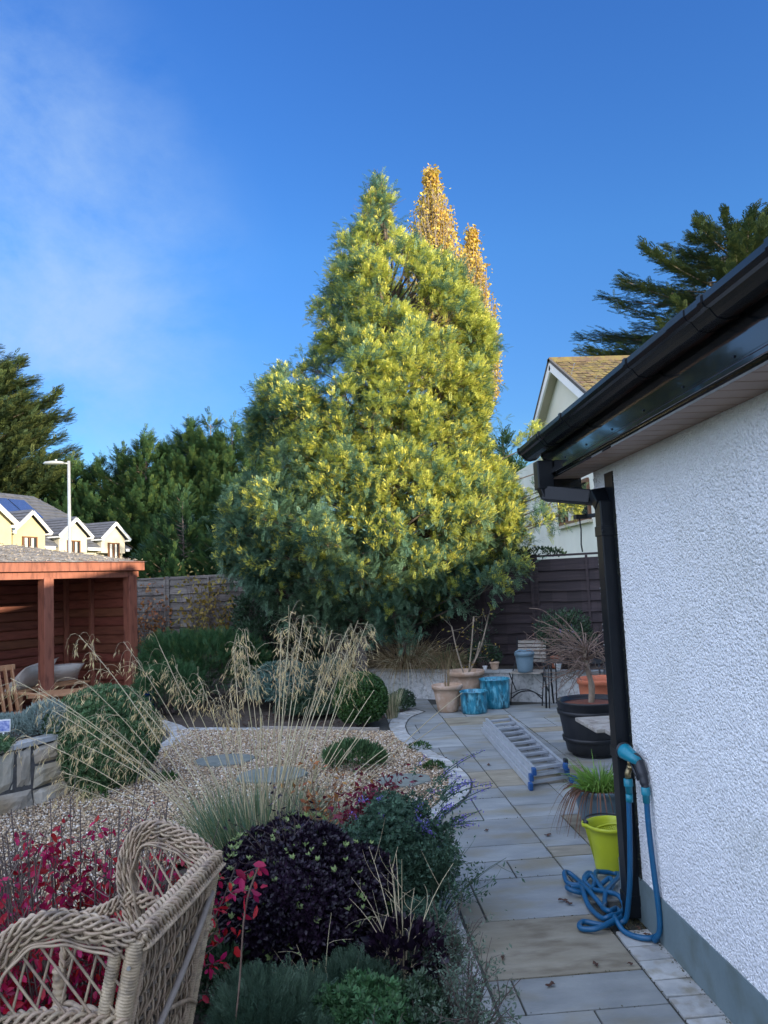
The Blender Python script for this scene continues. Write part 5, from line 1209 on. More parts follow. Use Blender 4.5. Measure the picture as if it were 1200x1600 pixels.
# --- poplars
def poplar(label, x, y, z0, z1, w, n_, sd):
    g = np.random.default_rng(sd); t = thing('poplar_tree', label, 'tree', (x, y, 0), 'golden poplars behind the mimosa')
    b = MB(); b.tube([(x, y, 0), (x, y, z1 * .5), (x + .05, y, z1 * .98)], [.22, .14, .01], 8); b.build('trunk', M['bark'], t, smooth=True)
    nb = n_ // 28; zb = g.uniform(z0 - 1.5, z1 - .6, nb); a = g.uniform(0, 2 * PI, nb)
    prof = lambda z: w * .5 * np.clip(((z1 + .1 - z) / (w * 1.3)) ** .65, .05, 1.0)
    P0 = np.stack([np.full(nb, x), np.full(nb, y), zb], 1); L_ = g.uniform(.8, 1.9, nb)
    top = np.minimum(zb + L_, z1 + .15); R_ = prof(np.minimum(top, z1 - .05)) * g.uniform(.35, 1.0, nb) ** .6
    P2 = np.stack([x + R_ * np.cos(a), y + R_ * np.sin(a), top], 1); P1 = np.stack([x + R_ * np.cos(a) * .9, y + R_ * np.sin(a) * .9, zb + L_ * .35], 1)
    V, F = limbs(P0, P1, P2, .022, .006, 5, 4); mesh_np('branches', V, F, M['twig'], t)
    i = g.integers(0, nb, n_); q = g.uniform(.3, 1.03, n_)[:, None]
    P = P0[i] * (1 - q) ** 2 + 2 * P1[i] * q * (1 - q) + P2[i] * q * q + g.normal(size=(n_, 3)) * np.array([.07, .07, .07])
    # sparser on the left/top, as some leaves have fallen
    keep = g.uniform(size=n_) < np.clip(.62 + (P[:, 0] - x) * .7 / w * 1.2 + (z1 - P[:, 2]) * .04, .2, 1)
    P = P[keep]
    V, F = stamp(([(0, 0, 0), (.42, .05, .35), (.3, .02, .75), (0, 0, 1), (-.3, .02, .75), (-.42, .05, .35)], [(0, 1, 2), (0, 2, 3), (0, 3, 4), (0, 4, 5)]), P, rots(g.normal(size=P.shape) + np.array([0, 0, -.2])), g.uniform(.05, .10, len(P)))
    mesh_np('foliage', V, F, M['poplar_leaf'], t)
poplar('taller golden-orange poplar with thinning leaves rising above the mimosa', 3.35, 22, 8.3, 13.75, 2.1, 19000, 1)
poplar('shorter and narrower golden poplar just right of the mimosa top', 4.52, 22.3, 7.5, 12.0, 1.35, 11000, 2)
poplar('thin golden poplar top barely showing left of the taller one', 2.55, 22.6, 8.6, 11.6, .8, 900, 3)

# --- conifers
def conifer(name, label, loc, H_, prof, nbr, up, spr, spl, lm, tm, tip_share=.25, group=None, seed=1, zlo=.5, azr=None, lenjit=(.7, 1.1), spread=.8, trunkr=.35, depth=1.0, upn=.3, leader=0, bark='bark'):
    """prof: list of (z, radius); branches leave the trunk, rise by 'up', sprays along them"""
    g = np.random.default_rng(seed); x, y, _ = loc
    t = thing(name, label, 'tree', loc, group)
    b = MB(); b.tube([(x, y, 0), (x, y, H_ * .5), (x, y, H_ * .97)], [trunkr, trunkr * .6, .03], 8); b.build('trunk', M[bark], t, smooth=True)
    pz_ = [p[0] for p in prof]; pr = [p[1] for p in prof]
    zb = []; 
    while len(zb) < nbr:
        z = g.uniform(zlo, H_ * .985)
        if g.uniform() < .25 + .75 * np.interp(z, pz_, pr) / max(pr): zb.append(z)
    zb = np.array(zb); a = g.uniform(0, 2 * PI, nbr) if azr is None else g.uniform(azr[0], azr[1], nbr)
    Lb = np.interp(zb, pz_, pr) * g.uniform(lenjit[0], lenjit[1], nbr)
    P0 = np.stack([np.full(nbr, x), np.full(nbr, y), np.maximum(0, zb - Lb * up)], 1)
    P2 = np.stack([x + Lb * np.cos(a), y + Lb * np.sin(a) * depth, zb + g.normal(size=nbr) * .1], 1)
    P1 = (P0 + P2) / 2 + np.stack([np.zeros(nbr), np.zeros(nbr), -Lb * up * .25], 1)
    V, F = limbs(P0, P1, P2, np.clip(Lb * .02, .015, .09), .01, 5, 4); mesh_np('branches', V, F, M[bark], t)
    n_ = int(nbr * spr * 1.35); i = g.choice(nbr, n_, p=Lb / Lb.sum()); q = g.uniform(.22, 1.0, n_) ** .75
    q = q[:, None]; c = P0[i] * (1 - q) ** 2 + 2 * P1[i] * q * (1 - q) + P2[i] * q * q
    tg = nrm(2 * (1 - q) * (P1[i] - P0[i]) + 2 * q * (P2[i] - P1[i]))
    lat = nrm(np.cross(tg, np.array([0, 0, 1.]))) * (g.uniform(-1, 1, n_) * spread * (1.15 - q[:, 0]) * np.clip(Lb[i] * .35, .2, 1.4))[:, None]
    c = c + lat + np.array([0, 0, 1.]) * (g.normal(size=n_) * spl * .28)[:, None]
    D = nrm(tg + lat * .5 + g.normal(size=(n_, 3)) * .28 + np.array([0, 0, upn]))
    s_ = spl * g.uniform(.6, 1.15, n_)
    if leader:
        kk = leader; zz_ = H_ * .86 + g.uniform(0, .16, kk) * H_; c2 = np.stack([np.full(kk, x), np.full(kk, y), zz_], 1) + g.normal(size=(kk, 3)) * .1; D2 = nrm(g.normal(size=(kk, 3)) * .45 + np.array([0, 0, 1.]))
        c = np.concatenate([c, c2]); D = np.concatenate([D, D2]); s_ = np.concatenate([s_, spl * g.uniform(.5, 1, kk)]); q = np.concatenate([q, np.ones((kk, 1))])
    tip = (g.uniform(size=len(c)) < tip_share * (.3 + q[:, 0]))
    R_ = rots(D, up=np.array([0.05, 0.02, 1.]))
    V, F = stamp(CY, c[~tip], R_[~tip], s_[~tip]); mesh_np('foliage', V, F, M[lm], t)
    V, F = stamp(CY, c[tip], R_[tip], s_[tip]); mesh_np('foliage_tips', V, F, M[tm], t)
    return t
# Monterey cypresses
CP = [(8, 7.0), (11, 10.5), (13.5, 11.0), (15, 9.5), (17, 8.0), (19.5, 9.0), (21.5, 7.2), (23.5, 6.0), (25.5, 3.8), (27, .6)]
conifer('cypress_tree', 'huge spreading Monterey cypress behind the dormer house, cut by the left edge', (-34, 75, 0), 27.5, CP, 190, .32, 190, .95, 'cypress_leaf', 'cypress_tip', .42, None, 11, 7, azr=(-2.2, 1.3), spread=.38, trunkr=.9, upn=.1, lenjit=(.55, 1.12))
CR = [(9, 6.5), (12, 8.6), (13.5, 8.3), (15, 7.9), (16.8, 6.6), (18, 4.8), (19.3, 4.6), (20.3, 1.2)]
t_ = conifer('cypress_tree', 'dark Monterey cypress with flat ragged branch tips above the black gutter, right edge', (21.9, 38, 0), 20.4, CR, 165, .22, 130, .58, 'cypress_leaf', 'cypress_tip', .36, None, 12, 8, azr=(PI * .42, PI * 1.62), spread=.33, trunkr=.5, upn=.08, lenjit=(.5, 1.12))
conifer('cypress_tree', 'second cypress leader with an upswept tip at the extreme right above the gutter', (25.0, 39, 0), 21.5, [(10, 5), (16, 4.5), (19, 2.6), (21.5, .4)], 90, .75, 100, .6, 'cypress_leaf', 'cypress_tip', .36, None, 13, 9, spread=.5, trunkr=.4, upn=.3)
# tall conifer hedge: trees of one row, told apart by their tops
hd = [(-24.2, 73, 14.3), (-21.6, 73, 14.2), (-19.2, 72, 15.1), (-16.9, 71, 16.4), (-14.9, 71.5, 15.4), (-12.9, 71, 17.2), (-10.9, 70.5, 17.3), (-8.9, 70, 16.9), (-6.9, 69.5, 15.6), (-4.6, 70, 14.5)]
HL = ['conifer of the tall hedge directly behind the street lamp', 'conifer of the tall hedge standing above the right dormer roof', 'conifer of the tall hedge just right of the last dormer, low in the row', 'thin-topped conifer of the hedge with a bluish spike, left of the middle', 'conifer with a blunt top in the middle of the hedge row', 'tall conifer of the hedge with a pointed bright green top', 'tallest pointed conifer of the hedge row', 'broad bright-tipped conifer next to the mimosa in the hedge row', 'conifer of the hedge half covered by the left side of the mimosa', 'last conifer of the hedge, seen only in gaps of the mimosa']
for i, (x, y, h_) in enumerate(hd):
    conifer('hedge_conifer', HL[i], (x, y, 0), h_, [(1, 3.3), (5, 3.3), (9, 2.9), (h_ - 2.6, 2.2), (h_ - .9, .9), (h_, .12)], 260, .45, 42, .8, 'conifer_leaf', 'conifer_tip', .18 + .015 * i, 'tall conifers of the hedge beyond the summerhouse', 30 + i, 1, spread=.7, trunkr=.25, upn=.35, leader=26)
# nearer, lower conifer mass behind the left fence
for i, (x, y, h_, lab) in enumerate([(-6.3, 28, 3.5, 'dark bushy conifer rising behind the weathered fence beside the summerhouse roof'), (-5.2, 27, 4.9, 'dark bushy conifer behind the weathered fence, above the copper climber'), (-3.2, 26, 5.1, 'dark bushy conifer behind the fence next to the mimosa')]):
    conifer('bushy_conifer', lab, (x, y, 0), h_, [(.3, 1.5), (2.5, 1.5), (h_ - 1, .9), (h_, .1)], 150, .5, 50, .36, 'conifer_leaf', 'conifer_tip', .12, 'low conifers behind the fence', 60 + i, .3, spread=.6, trunkr=.03, upn=.3, leader=90)
# little dark tree tops at the right behind the mimosa
conifer('distant_conifer', 'small spiky conifer top showing between the mimosa and the gutter', (9.2, 40, 0), 9.4, [(2, 3), (7, 2.0), (9.4, .2)], 90, .5, 22, .8, 'conifer_leaf', 'conifer_tip', .15, None, 71, 1, leader=14)

# ------------------------------------------------------------------ shrubs helper
def shrub(name, label, cat, c, r, n_, T, size, m, tw='darktwig', group=None, jit=.5, up=.3, lumps=9, amp=.22, lo=.7, seed=0, zmin=-.15, second=None, nt=60, up_vec=None, base=None, inner=True):
    base = base or (c[0], c[1], 0)
    t = thing(name, label, cat, base, group)
    P, Nn = shell(n_, c, r, lo, 1.0, zmin, lumps, amp, seed); D = grow(Nn, jit, up)
    s_ = size * rng.uniform(.65, 1.2, len(P))
    R_ = rots(D) if up_vec is None else rots(D, up=np.array(up_vec, float))
    if second:
        m2, share, cond = second; k_ = (rng.uniform(size=len(P)) < share) & (cond(P) if cond else True)
        V, F = stamp(T, P[k_], R_[k_], s_[k_] * 1.05); mesh_np('tip_leaves', V, F, M[m2], t); P, R_, s_, D = P[~k_], R_[~k_], s_[~k_], D[~k_]
    V, F = stamp(T, P, R_, s_); mesh_np('foliage', V, F, M[m], t)
    if nt:
        i = rng.integers(0, len(P), nt); P0 = np.array(base) + rng.normal(size=(nt, 3)) * np.array([r[0] * .12, r[1] * .12, 0]); P2 = P[i]; P1 = P0 * .4 + P2 * .6 + np.array([0, 0, r[2] * .15])
        P1[:, :2] = P0[:, :2] * .55 + P2[:, :2] * .45
        V, F = limbs(P0, P1, P2, .006, .002, 4, 4); mesh_np('stems', V, F, M[tw], t)
    return t
LT = leaf_t(.42); LW = leaf_t(.62); LN_ = leaf_t(.22)
def whorl_t(n=6, w=.35, seed=2, spread=.8):
    r = np.random.default_rng(seed); v = []; f = []
    for i in range(n):
        a = 2 * PI * i / n + r.normal() * .2; d = np.array([math.cos(a) * spread, math.sin(a) * spread, .55 + r.uniform(-.15, .3)]); d /= np.linalg.norm(d)
        s_ = np.array([-math.sin(a), math.cos(a), 0]) * w / 2; k_ = len(v); z0 = np.array([0, 0, r.uniform(-.2, .1)])
        v += [tuple(z0), tuple(z0 + d * .55 + s_), tuple(z0 + d), tuple(z0 + d * .55 - s_)]; f += [(k_, k_ + 1, k_ + 2), (k_, k_ + 2, k_ + 3)]
    return v, f
WH = whorl_t(7); WH5 = whorl_t(5, .5, 4, .6)
# ------------------------------------------------------------------ middle garden
shrub('box_ball', 'clipped round box ball at the edge of the patio sett curve', 'shrub', (.24, 9.1, .30), (.32, .32, .31), 5200, WH5, .030, 'box_leaf', amp=.04, lo=.88, seed=2, zmin=-.8, nt=20)
shrub('juniper', 'spreading bright green juniper in the bed beside the summerhouse', 'shrub', (-2.05, 11.9, .35), (1.15, .9, .78), 5200, JU, .16, 'juniper_leaf', seed=3, amp=.3, up=.25, jit=.4, second=('conifer_tip', .12, None))
shrub('juniper', 'lower juniper arching towards the round paved corner', 'shrub', (-2.35, 10.9, .2), (.55, .45, .48), 1600, JU, .13, 'juniper_leaf', seed=4, amp=.3)
shrub('dark_shrub', 'dark leafy shrub between the juniper and the tall grass plumes, against the fence', 'shrub', (-1.0, 12.3, .5), (.75, .6, .85), 3800, LT, .075, 'dark_leaf', seed=5)
shrub('blue_shrub', 'low blue-grey shrub in the bed behind the gravel', 'shrub', (-.75, 10.9, .2), (.6, .5, .45), 3200, WH, .05, 'blue_leaf', seed=6)
shrub('heather', 'small dark heather mound right behind the edge of the gravel', 'shrub', (-.35, 10.0, .08), (.5, .35, .24), 2400, WH, .035, 'dark_leaf', seed=7, nt=0)
shrub('lavender', 'grey-green lavender mound left of the box ball', 'shrub', (-.15, 10.9, .2), (.45, .4, .42), 1800, LN_, .10, 'sage_leaf', seed=8, up=.8)
shrub('ground_cover_shrub', 'small dark green cushion with white flowers to the right of the box ball', 'shrub', (.78, 9.95, .08), (.2, .18, .2), 900, WH, .03, 'dark_leaf', seed=9, nt=0, second=('white_flower', .03, None))
shrub('evergreen_shrub', 'dark evergreen shrub with a white bloom against the fence left of the mimosa', 'shrub', (-1.25, 13.0, .9), (.5, .4, 1.0), 3200, LT, .07, 'dark_leaf', seed=10, second=('white_flower', .0015, None))
# soft grass next to the box ball
def tuft(name, label, x, y, z, n_, L0, L1, w, m, spread=.5, droop=(.2, .6), rad=.06, group=None, second=None, cat='grass clump', vel=1.0, seg=5, lean=(0, 0)):
    t = thing(name, label, cat, (x, y, z), group)
    a = rng.uniform(0, 2 * PI, n_); r_ = rad * np.sqrt(rng.uniform(0, 1, n_)); P = np.column_stack([x + r_ * np.cos(a), y + r_ * np.sin(a), np.full(n_, z)])
    sp_ = rng.uniform(.05, 1, n_) * spread; D = np.column_stack([np.cos(a) * sp_ + lean[0], np.sin(a) * sp_ + lean[1], np.ones(n_) * vel]); L_ = rng.uniform(L0, L1, n_); dr = rng.uniform(*droop, n_)
    if second: k_ = rng.uniform(size=n_) < second[1]
    else: k_ = np.zeros(n_, bool)
    V, F = blades(P[~k_], D[~k_], L_[~k_], w, dr[~k_], seg); mesh_np('foliage', V, F, M[m], t)
    if second: V, F = blades(P[k_], D[k_], L_[k_], w, dr[k_], seg); mesh_np('dry_blades', V, F, M[second[0]], t)
    return t
tuft('feather_grass', 'upright pale feather grass tuft between the box ball and the terracotta pot', .62, 9.45, 0, 260, .3, .55, .007, 'grassblade', .35, (.05, .4), .06, second=('straw', .5))
tuft('brown_sedge', 'large tawny-brown sedge flopping over the raised wall under the mimosa', 1.0, 11.2, .36, 1500, .6, 1.15, .010, 'brownsedge', 1.2, (.4, 1.1), .22, second=('straw', .2), group='brown sedges on the raised wall')
tuft('brown_sedge', 'second brown sedge clump on the raised wall behind the ribbed terracotta pot', 1.5, 10.95, .36, 900, .5, .95, .010, 'brownsedge', 1.0, (.5, 1.1), .16, second=('grassblade', .2), group='brown sedges on the raised wall')
tuft('brown_sedge', 'small tawny sedge at the left end of the raised wall', .25, 11.5, .36, 380, .35, .6, .009, 'brownsedge', 1.0, (.5, 1.1), .12, second=('straw', .25), group='brown sedges on the raised wall')
gp = thing('timber_post', 'short square timber post under the left side of the mimosa', 'post', (.33, 11.3, 0)); b = MB(); b.box((.33, 11.2, .42), (.16, .14, .84)); b.box((.33, 11.2, .85), (.18, .16, .02)); b.build('post', M['fenceL'], gp, bevel=.008)
# twiggy plants around the pots
def twiggy(name, label, cat, x, y, z, n_, L_, spread, m, r0=.006, leaves=None, group=None, lean=(0, 0), sub=3):
    t = thing(name, label, cat, (x, y, z), group)
    a = rng.uniform(0, 2 * PI, n_); sp_ = rng.uniform(.1, 1, n_) * spread; ll = L_ * rng.uniform(.55, 1.05, n_)
    P0 = np.column_stack([x + np.cos(a) * .02, y + np.sin(a) * .02, np.full(n_, z)]); D = nrm(np.column_stack([np.cos(a) * sp_ + lean[0], np.sin(a) * sp_ + lean[1], np.ones(n_)])); P2 = P0 + D * ll[:, None]; P1 = P0 + np.column_stack([D[:, :2] * .25, D[:, 2] * .6]) * ll[:, None]
    vf = [limbs(P0, P1, P2, r0, r0 * .3, 6, 4)]
    A_ = []; E_ = []
    for k in range(sub):
        q = rng.uniform(.35, .95, n_)[:, None]; B_ = P0 * (1 - q) ** 2 + 2 * P1 * q * (1 - q) + P2 * q * q; e = nrm(D + rng.normal(size=D.shape) * .7); Q_ = B_ + e * (ll * rng.uniform(.15, .4, n_))[:, None]; vf.append(limbs(B_, (B_ + Q_) / 2 + rng.normal(size=D.shape) * .02, Q_, r0 * .45, r0 * .2, 4, 3)); A_.append(B_); E_.append(Q_)
    V, F = cat2(*vf); mesh_np('stems', V, F, M[m], t)
    if leaves:
        lm, nl, ls = leaves; A_ = np.concatenate(A_); E_ = np.concatenate(E_); i = rng.integers(0, len(A_), nl); q = rng.uniform(0, 1.05, nl)[:, None]; P = A_[i] * (1 - q) + E_[i] * q + rng.normal(size=(nl, 3)) * .012
        V, F = stamp(LT, P, rots(rng.normal(size=(nl, 3)) + np.array([0, 0, .1])), ls * rng.uniform(.6, 1.2, nl)); mesh_np('foliage', V, F, M[lm], t)
    return t
rs = thing('rose_stems', 'three bare thorny rose canes with a few leaves in the ribbed terracotta pot', 'plant', (1.68, 10.15, .38))
vf = []; lp = []
for tp_ in ((1.50, 10.1, 1.02), (1.80, 10.1, 1.14), (1.97, 10.1, 1.04), (1.88, 10.2, .8)):
    c_ = np.array([list(p) for p in bez([(1.67 + random.uniform(-.03, .03), 10.15, .38), tuple((np.array((1.67, 10.15, .38)) * .5 + np.array(tp_) * .5) + np.array([(tp_[0] - 1.68) * .15, 0, 0])), tp_], 6)]); vf.append(limbs(c_[:-1], (c_[:-1] + c_[1:]) / 2, c_[1:], .011, .0095, 1, 5))
    q_ = c_[rng.integers(5, len(c_), 9)]; e_ = q_ + rng.normal(size=(9, 3)) * .09; vf.append(limbs(q_, (q_ + e_) / 2, e_, .003, .002, 1, 3)); vf[-1] = (vf[-1][0], vf[-1][1]); lp.append(e_); lp.append(e_ + rng.normal(size=(9, 3)) * .03)
V, F = cat2(*[v for v in vf]); mesh_np('stems', V, F, M['twig'], rs)
P = np.concatenate(lp); V, F = stamp(LT, P, rots(rng.normal(size=P.shape)), rng.uniform(.03, .055, len(P))); mesh_np('foliage', V, F, M['gold_leaf'], rs)
twiggy('potted_seedling', 'thin dry stalks in the left terracotta pot', 'plant', 1.345, 9.72, .27, 14, .42, .3, 'brownsedge', .003, None)
twiggy('climbing_rose', 'leafy climbing stems against the dark fence behind the pots', 'plant', 2.0, 10.95, .33, 16, 1.0, .3, 'darktwig', .006, ('dark_leaf', 420, .05))
twiggy('potted_twigs', 'dry brown stalks to the right of the folding chair', 'plant', 2.75, 10.3, .36, 16, .5, .3, 'darktwig', .004, ('copper_leaf', 60, .03))
shrub('potted_pansy', 'small leafy plant in the black pot on the metal table', 'plant', (2.95, 9.72, .82), (.17, .17, .14), 420, LT, .045, 'dark_leaf', seed=21, second=('flower', .05, None), nt=10, base=(2.95, 9.72, .72))
shrub('green_shrub', 'bushy green shrub in the raised bed beside the white house corner', 'shrub', (3.05, 10.25, .72), (.5, .4, .5), 2600, LT, .05, 'dark_leaf', seed=22, amp=.35, lo=.5, base=(3.05, 10.3, .33))
shrub('small_leafy_plant', 'small dark leafy plant on the raised bed left of the folding chair', 'plant', (2.0, 10.6, .52), (.25, .2, .25), 700, LT, .05, 'dark_leaf', seed=23, base=(2.0, 10.6, .33), nt=16)
# bare arching shrub in the barrel
bs = thing('bare_shrub', 'bare reddish twiggy shrub with long arching twigs growing in the black barrel', 'shrub', (2.30, 7.05, .46))
b = MB(); b.tube(bez([(2.30, 7.05, .44), (2.31, 7.04, .62), (2.28, 7.05, .80), (2.27, 7.05, .95)], 5), [.03] * 6 + [.024] * 5 + [.017] * 5, 8); b.build('trunk', M['twig'], bs, smooth=True)
n_ = 80; a = rng.normal(PI, 1.4, n_); L_ = rng.uniform(.12, .60, n_)
P0 = np.column_stack([np.full(n_, 2.28), np.full(n_, 7.05), rng.uniform(.75, .96, n_)]); P2 = P0 + np.column_stack([np.cos(a) * L_, np.sin(a) * L_, rng.uniform(-.22, .34, n_)]); P1 = (P0 + P2) / 2 + np.column_stack([np.zeros(n_), np.zeros(n_), rng.uniform(.02, .16, n_)])
vf = [limbs(P0, P1, P2, .006, .0025, 5, 4)]
i = rng.integers(0, n_, 320); q = rng.uniform(.3, 1, 320)[:, None]; Bq = P0[i] * (1 - q) ** 2 + 2 * P1[i] * q * (1 - q) + P2[i] * q * q; E_ = Bq + nrm(np.column_stack([np.cos(a[i]), np.sin(a[i]), np.zeros(320)]) * .6 + rng.normal(size=(320, 3)) * .6) * rng.uniform(.06, .22, 320)[:, None]; vf.append(limbs(Bq, (Bq + E_) / 2 + rng.normal(size=(320, 3)) * .015, E_, .0028, .0014, 3, 3))
for pts_ in ([(2.28, 7.05, .95), (2.05, 7.0, 1.18), (1.88, 6.95, 1.32), (1.74, 6.9, 1.35)], [(2.28, 7.05, .9), (2.08, 7.0, 1.05), (1.95, 6.95, 1.15)], [(2.28, 7.05, .85), (1.98, 6.95, .98), (1.88, 6.95, 1.07)], [(2.28, 7.05, .85), (2.0, 6.95, .72), (1.83, 6.9, .74)]):
    c_ = np.array([list(p) for p in bez(pts_, 5)]); vf.append(limbs(c_[:-1], (c_[:-1] + c_[1:]) / 2, c_[1:], .0045, .004, 1, 4))
V, F = cat2(*vf); mesh_np('twigs', V, F, M['redtwig'], bs)
# climbers on the weathered fence
def climber(name, label, pts_, n_, m, ls, m2=None, sd=0):
    g = np.random.default_rng(sd); t = thing(name, label, 'climbing plant', (pts_[0][0], pts_[0][1], 0)); P = []; vf = []
    for (x, y, z0, z1, w) in pts_:
        k = 26; a = g.uniform(-1, 1, k); P0 = np.column_stack([np.full(k, x), np.full(k, y), np.full(k, z0)]); P2 = np.column_stack([x + a * w, y + g.normal(size=k) * .05 + a * w * -.38, z0 + (z1 - z0) * g.uniform(.5, 1.05, k)]); P1 = (P0 + P2) / 2 + g.normal(size=(k, 3)) * .1
        vf.append(limbs(P0, P1, P2, .006, .002, 6, 3)); i = g.integers(0, k, n_ // len(pts_)); q = g.uniform(.1, 1.05, len(i))[:, None]; P.append(P0[i] * (1 - q) ** 2 + 2 * P1[i] * q * (1 - q) + P2[i] * q * q + g.normal(size=(len(i), 3)) * np.array([.09, .04, .08]))
    V, F = cat2(*vf); mesh_np('stems', V, F, M['darktwig'], t); P = np.concatenate(P)
    V, F = stamp(LW, P, rots(g.normal(size=P.shape)), ls * g.uniform(.6, 1.2, len(P))); mesh_np('foliage', V, F, M[m], t)
climber('copper_climber', 'sparse climber with copper-brown leaves on the fence right beside the summerhouse', [(-3.55, 14.1, .3, 1.95, .35), (-3.2, 13.95, .3, 1.6, .3)], 620, 'copper_leaf', .075, sd=1)
climber('golden_climber', 'climber turning yellow and orange in the middle of the weathered fence', [(-2.4, 13.55, .3, 1.9, .4), (-2.0, 13.35, .3, 2.0, .38)], 800, 'gold_leaf', .085, sd=2)
climber('green_climber', 'dark green climber on the fence, left of the mimosa', [(-1.5, 13.15, .3, 1.9, .35)], 900, 'dark_leaf', .07, sd=3)
shrub('ivy', 'ivy hanging over the top of the dark fence near the pale cream house', 'climbing plant', (3.0, 11.25, 1.93), (.55, .18, .12), 500, LW, .05, 'dark_leaf', seed=24, nt=0, base=(3.0, 11.35, .33))

# ------------------------------------------------------------------ left raised bed plants
shrub('hebe', 'large rounded green hebe mound spilling over the stone wall', 'shrub', (-2.10, 7.05, .36), (.52, .50, .50), 17000, WH, .034, 'hebe_leaf', seed=31, amp=.10, lo=.85, zmin=-.8, nt=30, base=(-2.10, 7.05, 0))
shrub('silver_shrub', 'silvery grey-green low shrub in the stone bed, next to the plant label', 'shrub', (-2.85, 6.75, .52), (.36, .3, .16), 2600, LN_, .05, 'silver_leaf', seed=32, up=.7, base=(-2.85, 6.75, .46), nt=10)
shrub('silver_shrub', 'smaller silver-leaved plant on top of the left side of the hebe mound', 'shrub', (-2.48, 6.75, .56), (.26, .22, .24), 1800, LN_, .05, 'silver_leaf', seed=33, up=.7, base=(-2.5, 6.8, .46), nt=10)
shrub('thyme', 'low dark green creeping plant along the coping of the stone wall', 'ground cover plant', (-2.95, 6.25, .50), (.5, .35, .10), 3600, WH, .022, 'hebe_leaf', seed=34, nt=0, base=(-2.95, 6.25, .46))
shrub('weed', 'small green weed at the foot of the stone wall in the gravel', 'weed', (-2.02, 6.55, .03), (.11, .08, .07), 220, LT, .04, 'box_leaf', seed=35, nt=0)
for i, (x, y, r, lab) in enumerate([(.76, 7.65, .11, 'small green weed on the setts at the far curve of the gravel'), (.80, 6.82, .10, 'small green weed on the setts at the near curve of the gravel'), (-1.55, 7.0, .12, 'flat green seedling in the gravel near the hebe')]):
    shrub('weed', lab, 'weed', (x, y, .02), (r, r * .7, .05), 200, LT, .035, 'box_leaf', seed=36 + i, nt=0)
shrub('dianthus', 'low green tufty plant in the gravel right of the tall grass stems', 'plant', (.10, 7.05, .06), (.30, .22, .17), 1700, LN_, .07, 'hebe_leaf', seed=40, up=.8, nt=0)

# ------------------------------------------------------------------ giant feather grass
sg = thing('feather_grass_clump', 'giant feather grass with tall straw-coloured stems and drooping heads, centre of the bed', 'grass clump', (-.50, 4.75, 0))
n_ = 3400; a = rng.uniform(0, 2 * PI, n_); r_ = .22 * np.sqrt(rng.uniform(0, 1, n_)); P = np.column_stack([-.50 + r_ * np.cos(a) * 1.35, 4.75 + r_ * np.sin(a), np.zeros(n_)]); sp_ = rng.uniform(.03, 1, n_) * .62
D = np.column_stack([np.cos(a) * sp_, np.sin(a) * sp_, np.ones(n_)]); k_ = rng.uniform(size=n_)
for nm, mk, sel_ in (('green_blades', 'grassblade', k_ < .5), ('teal_blades', 'tealblade', (k_ >= .5) & (k_ < .84)), ('dry_blades', 'straw', k_ >= .84)):
    V, F = blades(P[sel_], D[sel_], rng.uniform(.30, .62, sel_.sum()), .005, rng.uniform(.0, .35, sel_.sum()), 6); mesh_np(nm, V, F, M[mk], sg)
tipsL = [(-1.54, 1.41), (-1.28, 1.36), (-1.07, 1.33), (-.98, 1.2), (-1.94, 1.18), (-1.78, 1.11), (-1.85, .84), (-1.65, .62), (-1.65, .55), (-1.26, 1.1), (-1.52, 1.14), (-1.45, .95), (-1.38, .86), (-1.1, .95), (-1.55, .78), (-1.3, .7), (-1.2, 1.0), (-1.7, .98)]
tipsM = [(-.63, 1.3), (-.56, 1.40), (-.60, 1.36), (-.66, 1.05), (-.50, 1.18), (-.74, 1.08), (-.85, 1.15)]
tipsR = [(-.34, 1.38), (-.28, 1.48), (-.2, 1.47), (-.25, 1.35), (-.16, 1.40), (-.30, 1.25), (-.03, 1.37), (.13, 1.42), (.19, 1.41), (.07, 1.38), (.02, 1.30), (.10, 1.28), (-.05, 1.2), (.15, 1.22)]
bare = [(-.42, .95), (-.38, 1.05), (-.48, .9), (-.55, .85), (-.33, .9), (-.62, .8), (-.45, .75), (-.7, .78), (-.25, .85), (-.2, .92), (.1, .72), (.35, .70), (.62, .78), (.75, .95), (-.1, .7), (0, .66), (-.8, .62), (-.95, .68), (-.52, .7), (-.36, .66), (-.28, .72), (-.58, .62), (-.9, .52), (.22, .55), (.3, .62), (-.05, .8), (-.15, .78), (-.22, .64), (-.66, .7), (-.4, .6)] + [(random.uniform(-1.0, .25), random.uniform(.55, 1.0)) for _ in range(12)]
P0, P1, P2, heads = [], [], [], []
for L_, hd_ in ((tipsL, 1), (tipsM, 1), (tipsR, 1), (bare, 0)):
    for x, z in L_:
        bx = -.50 + (x + .5) * .16 + random.uniform(-.08, .08); by = 4.75 + random.uniform(-.15, .15); ty_ = 4.75 + random.uniform(-.28, .35) * (1 if hd_ else .6)
        p0 = np.array([bx, by, .02]); p2 = np.array([x * ty_ / 4.75, ty_, 1.65 + (z - 1.65) * ty_ / 4.75]); d = p2 - p0; p1 = p0 + d * .55 + np.array([-.10 * d[0] * (1 if hd_ else .3), 0, .10 * abs(d[0])])
        P0.append(p0); P1.append(p1); P2.append(p2)
        if hd_: heads.append((p0, p1, p2))
P0, P1, P2 = map(np.array, (P0, P1, P2)); V, F = limbs(P0, P1, P2, .0040, .0019, 10, 4); mesh_np('stems', V, F, M['straw'], sg)
HP, HQ, HR, SP, SD = [], [], [], [], []
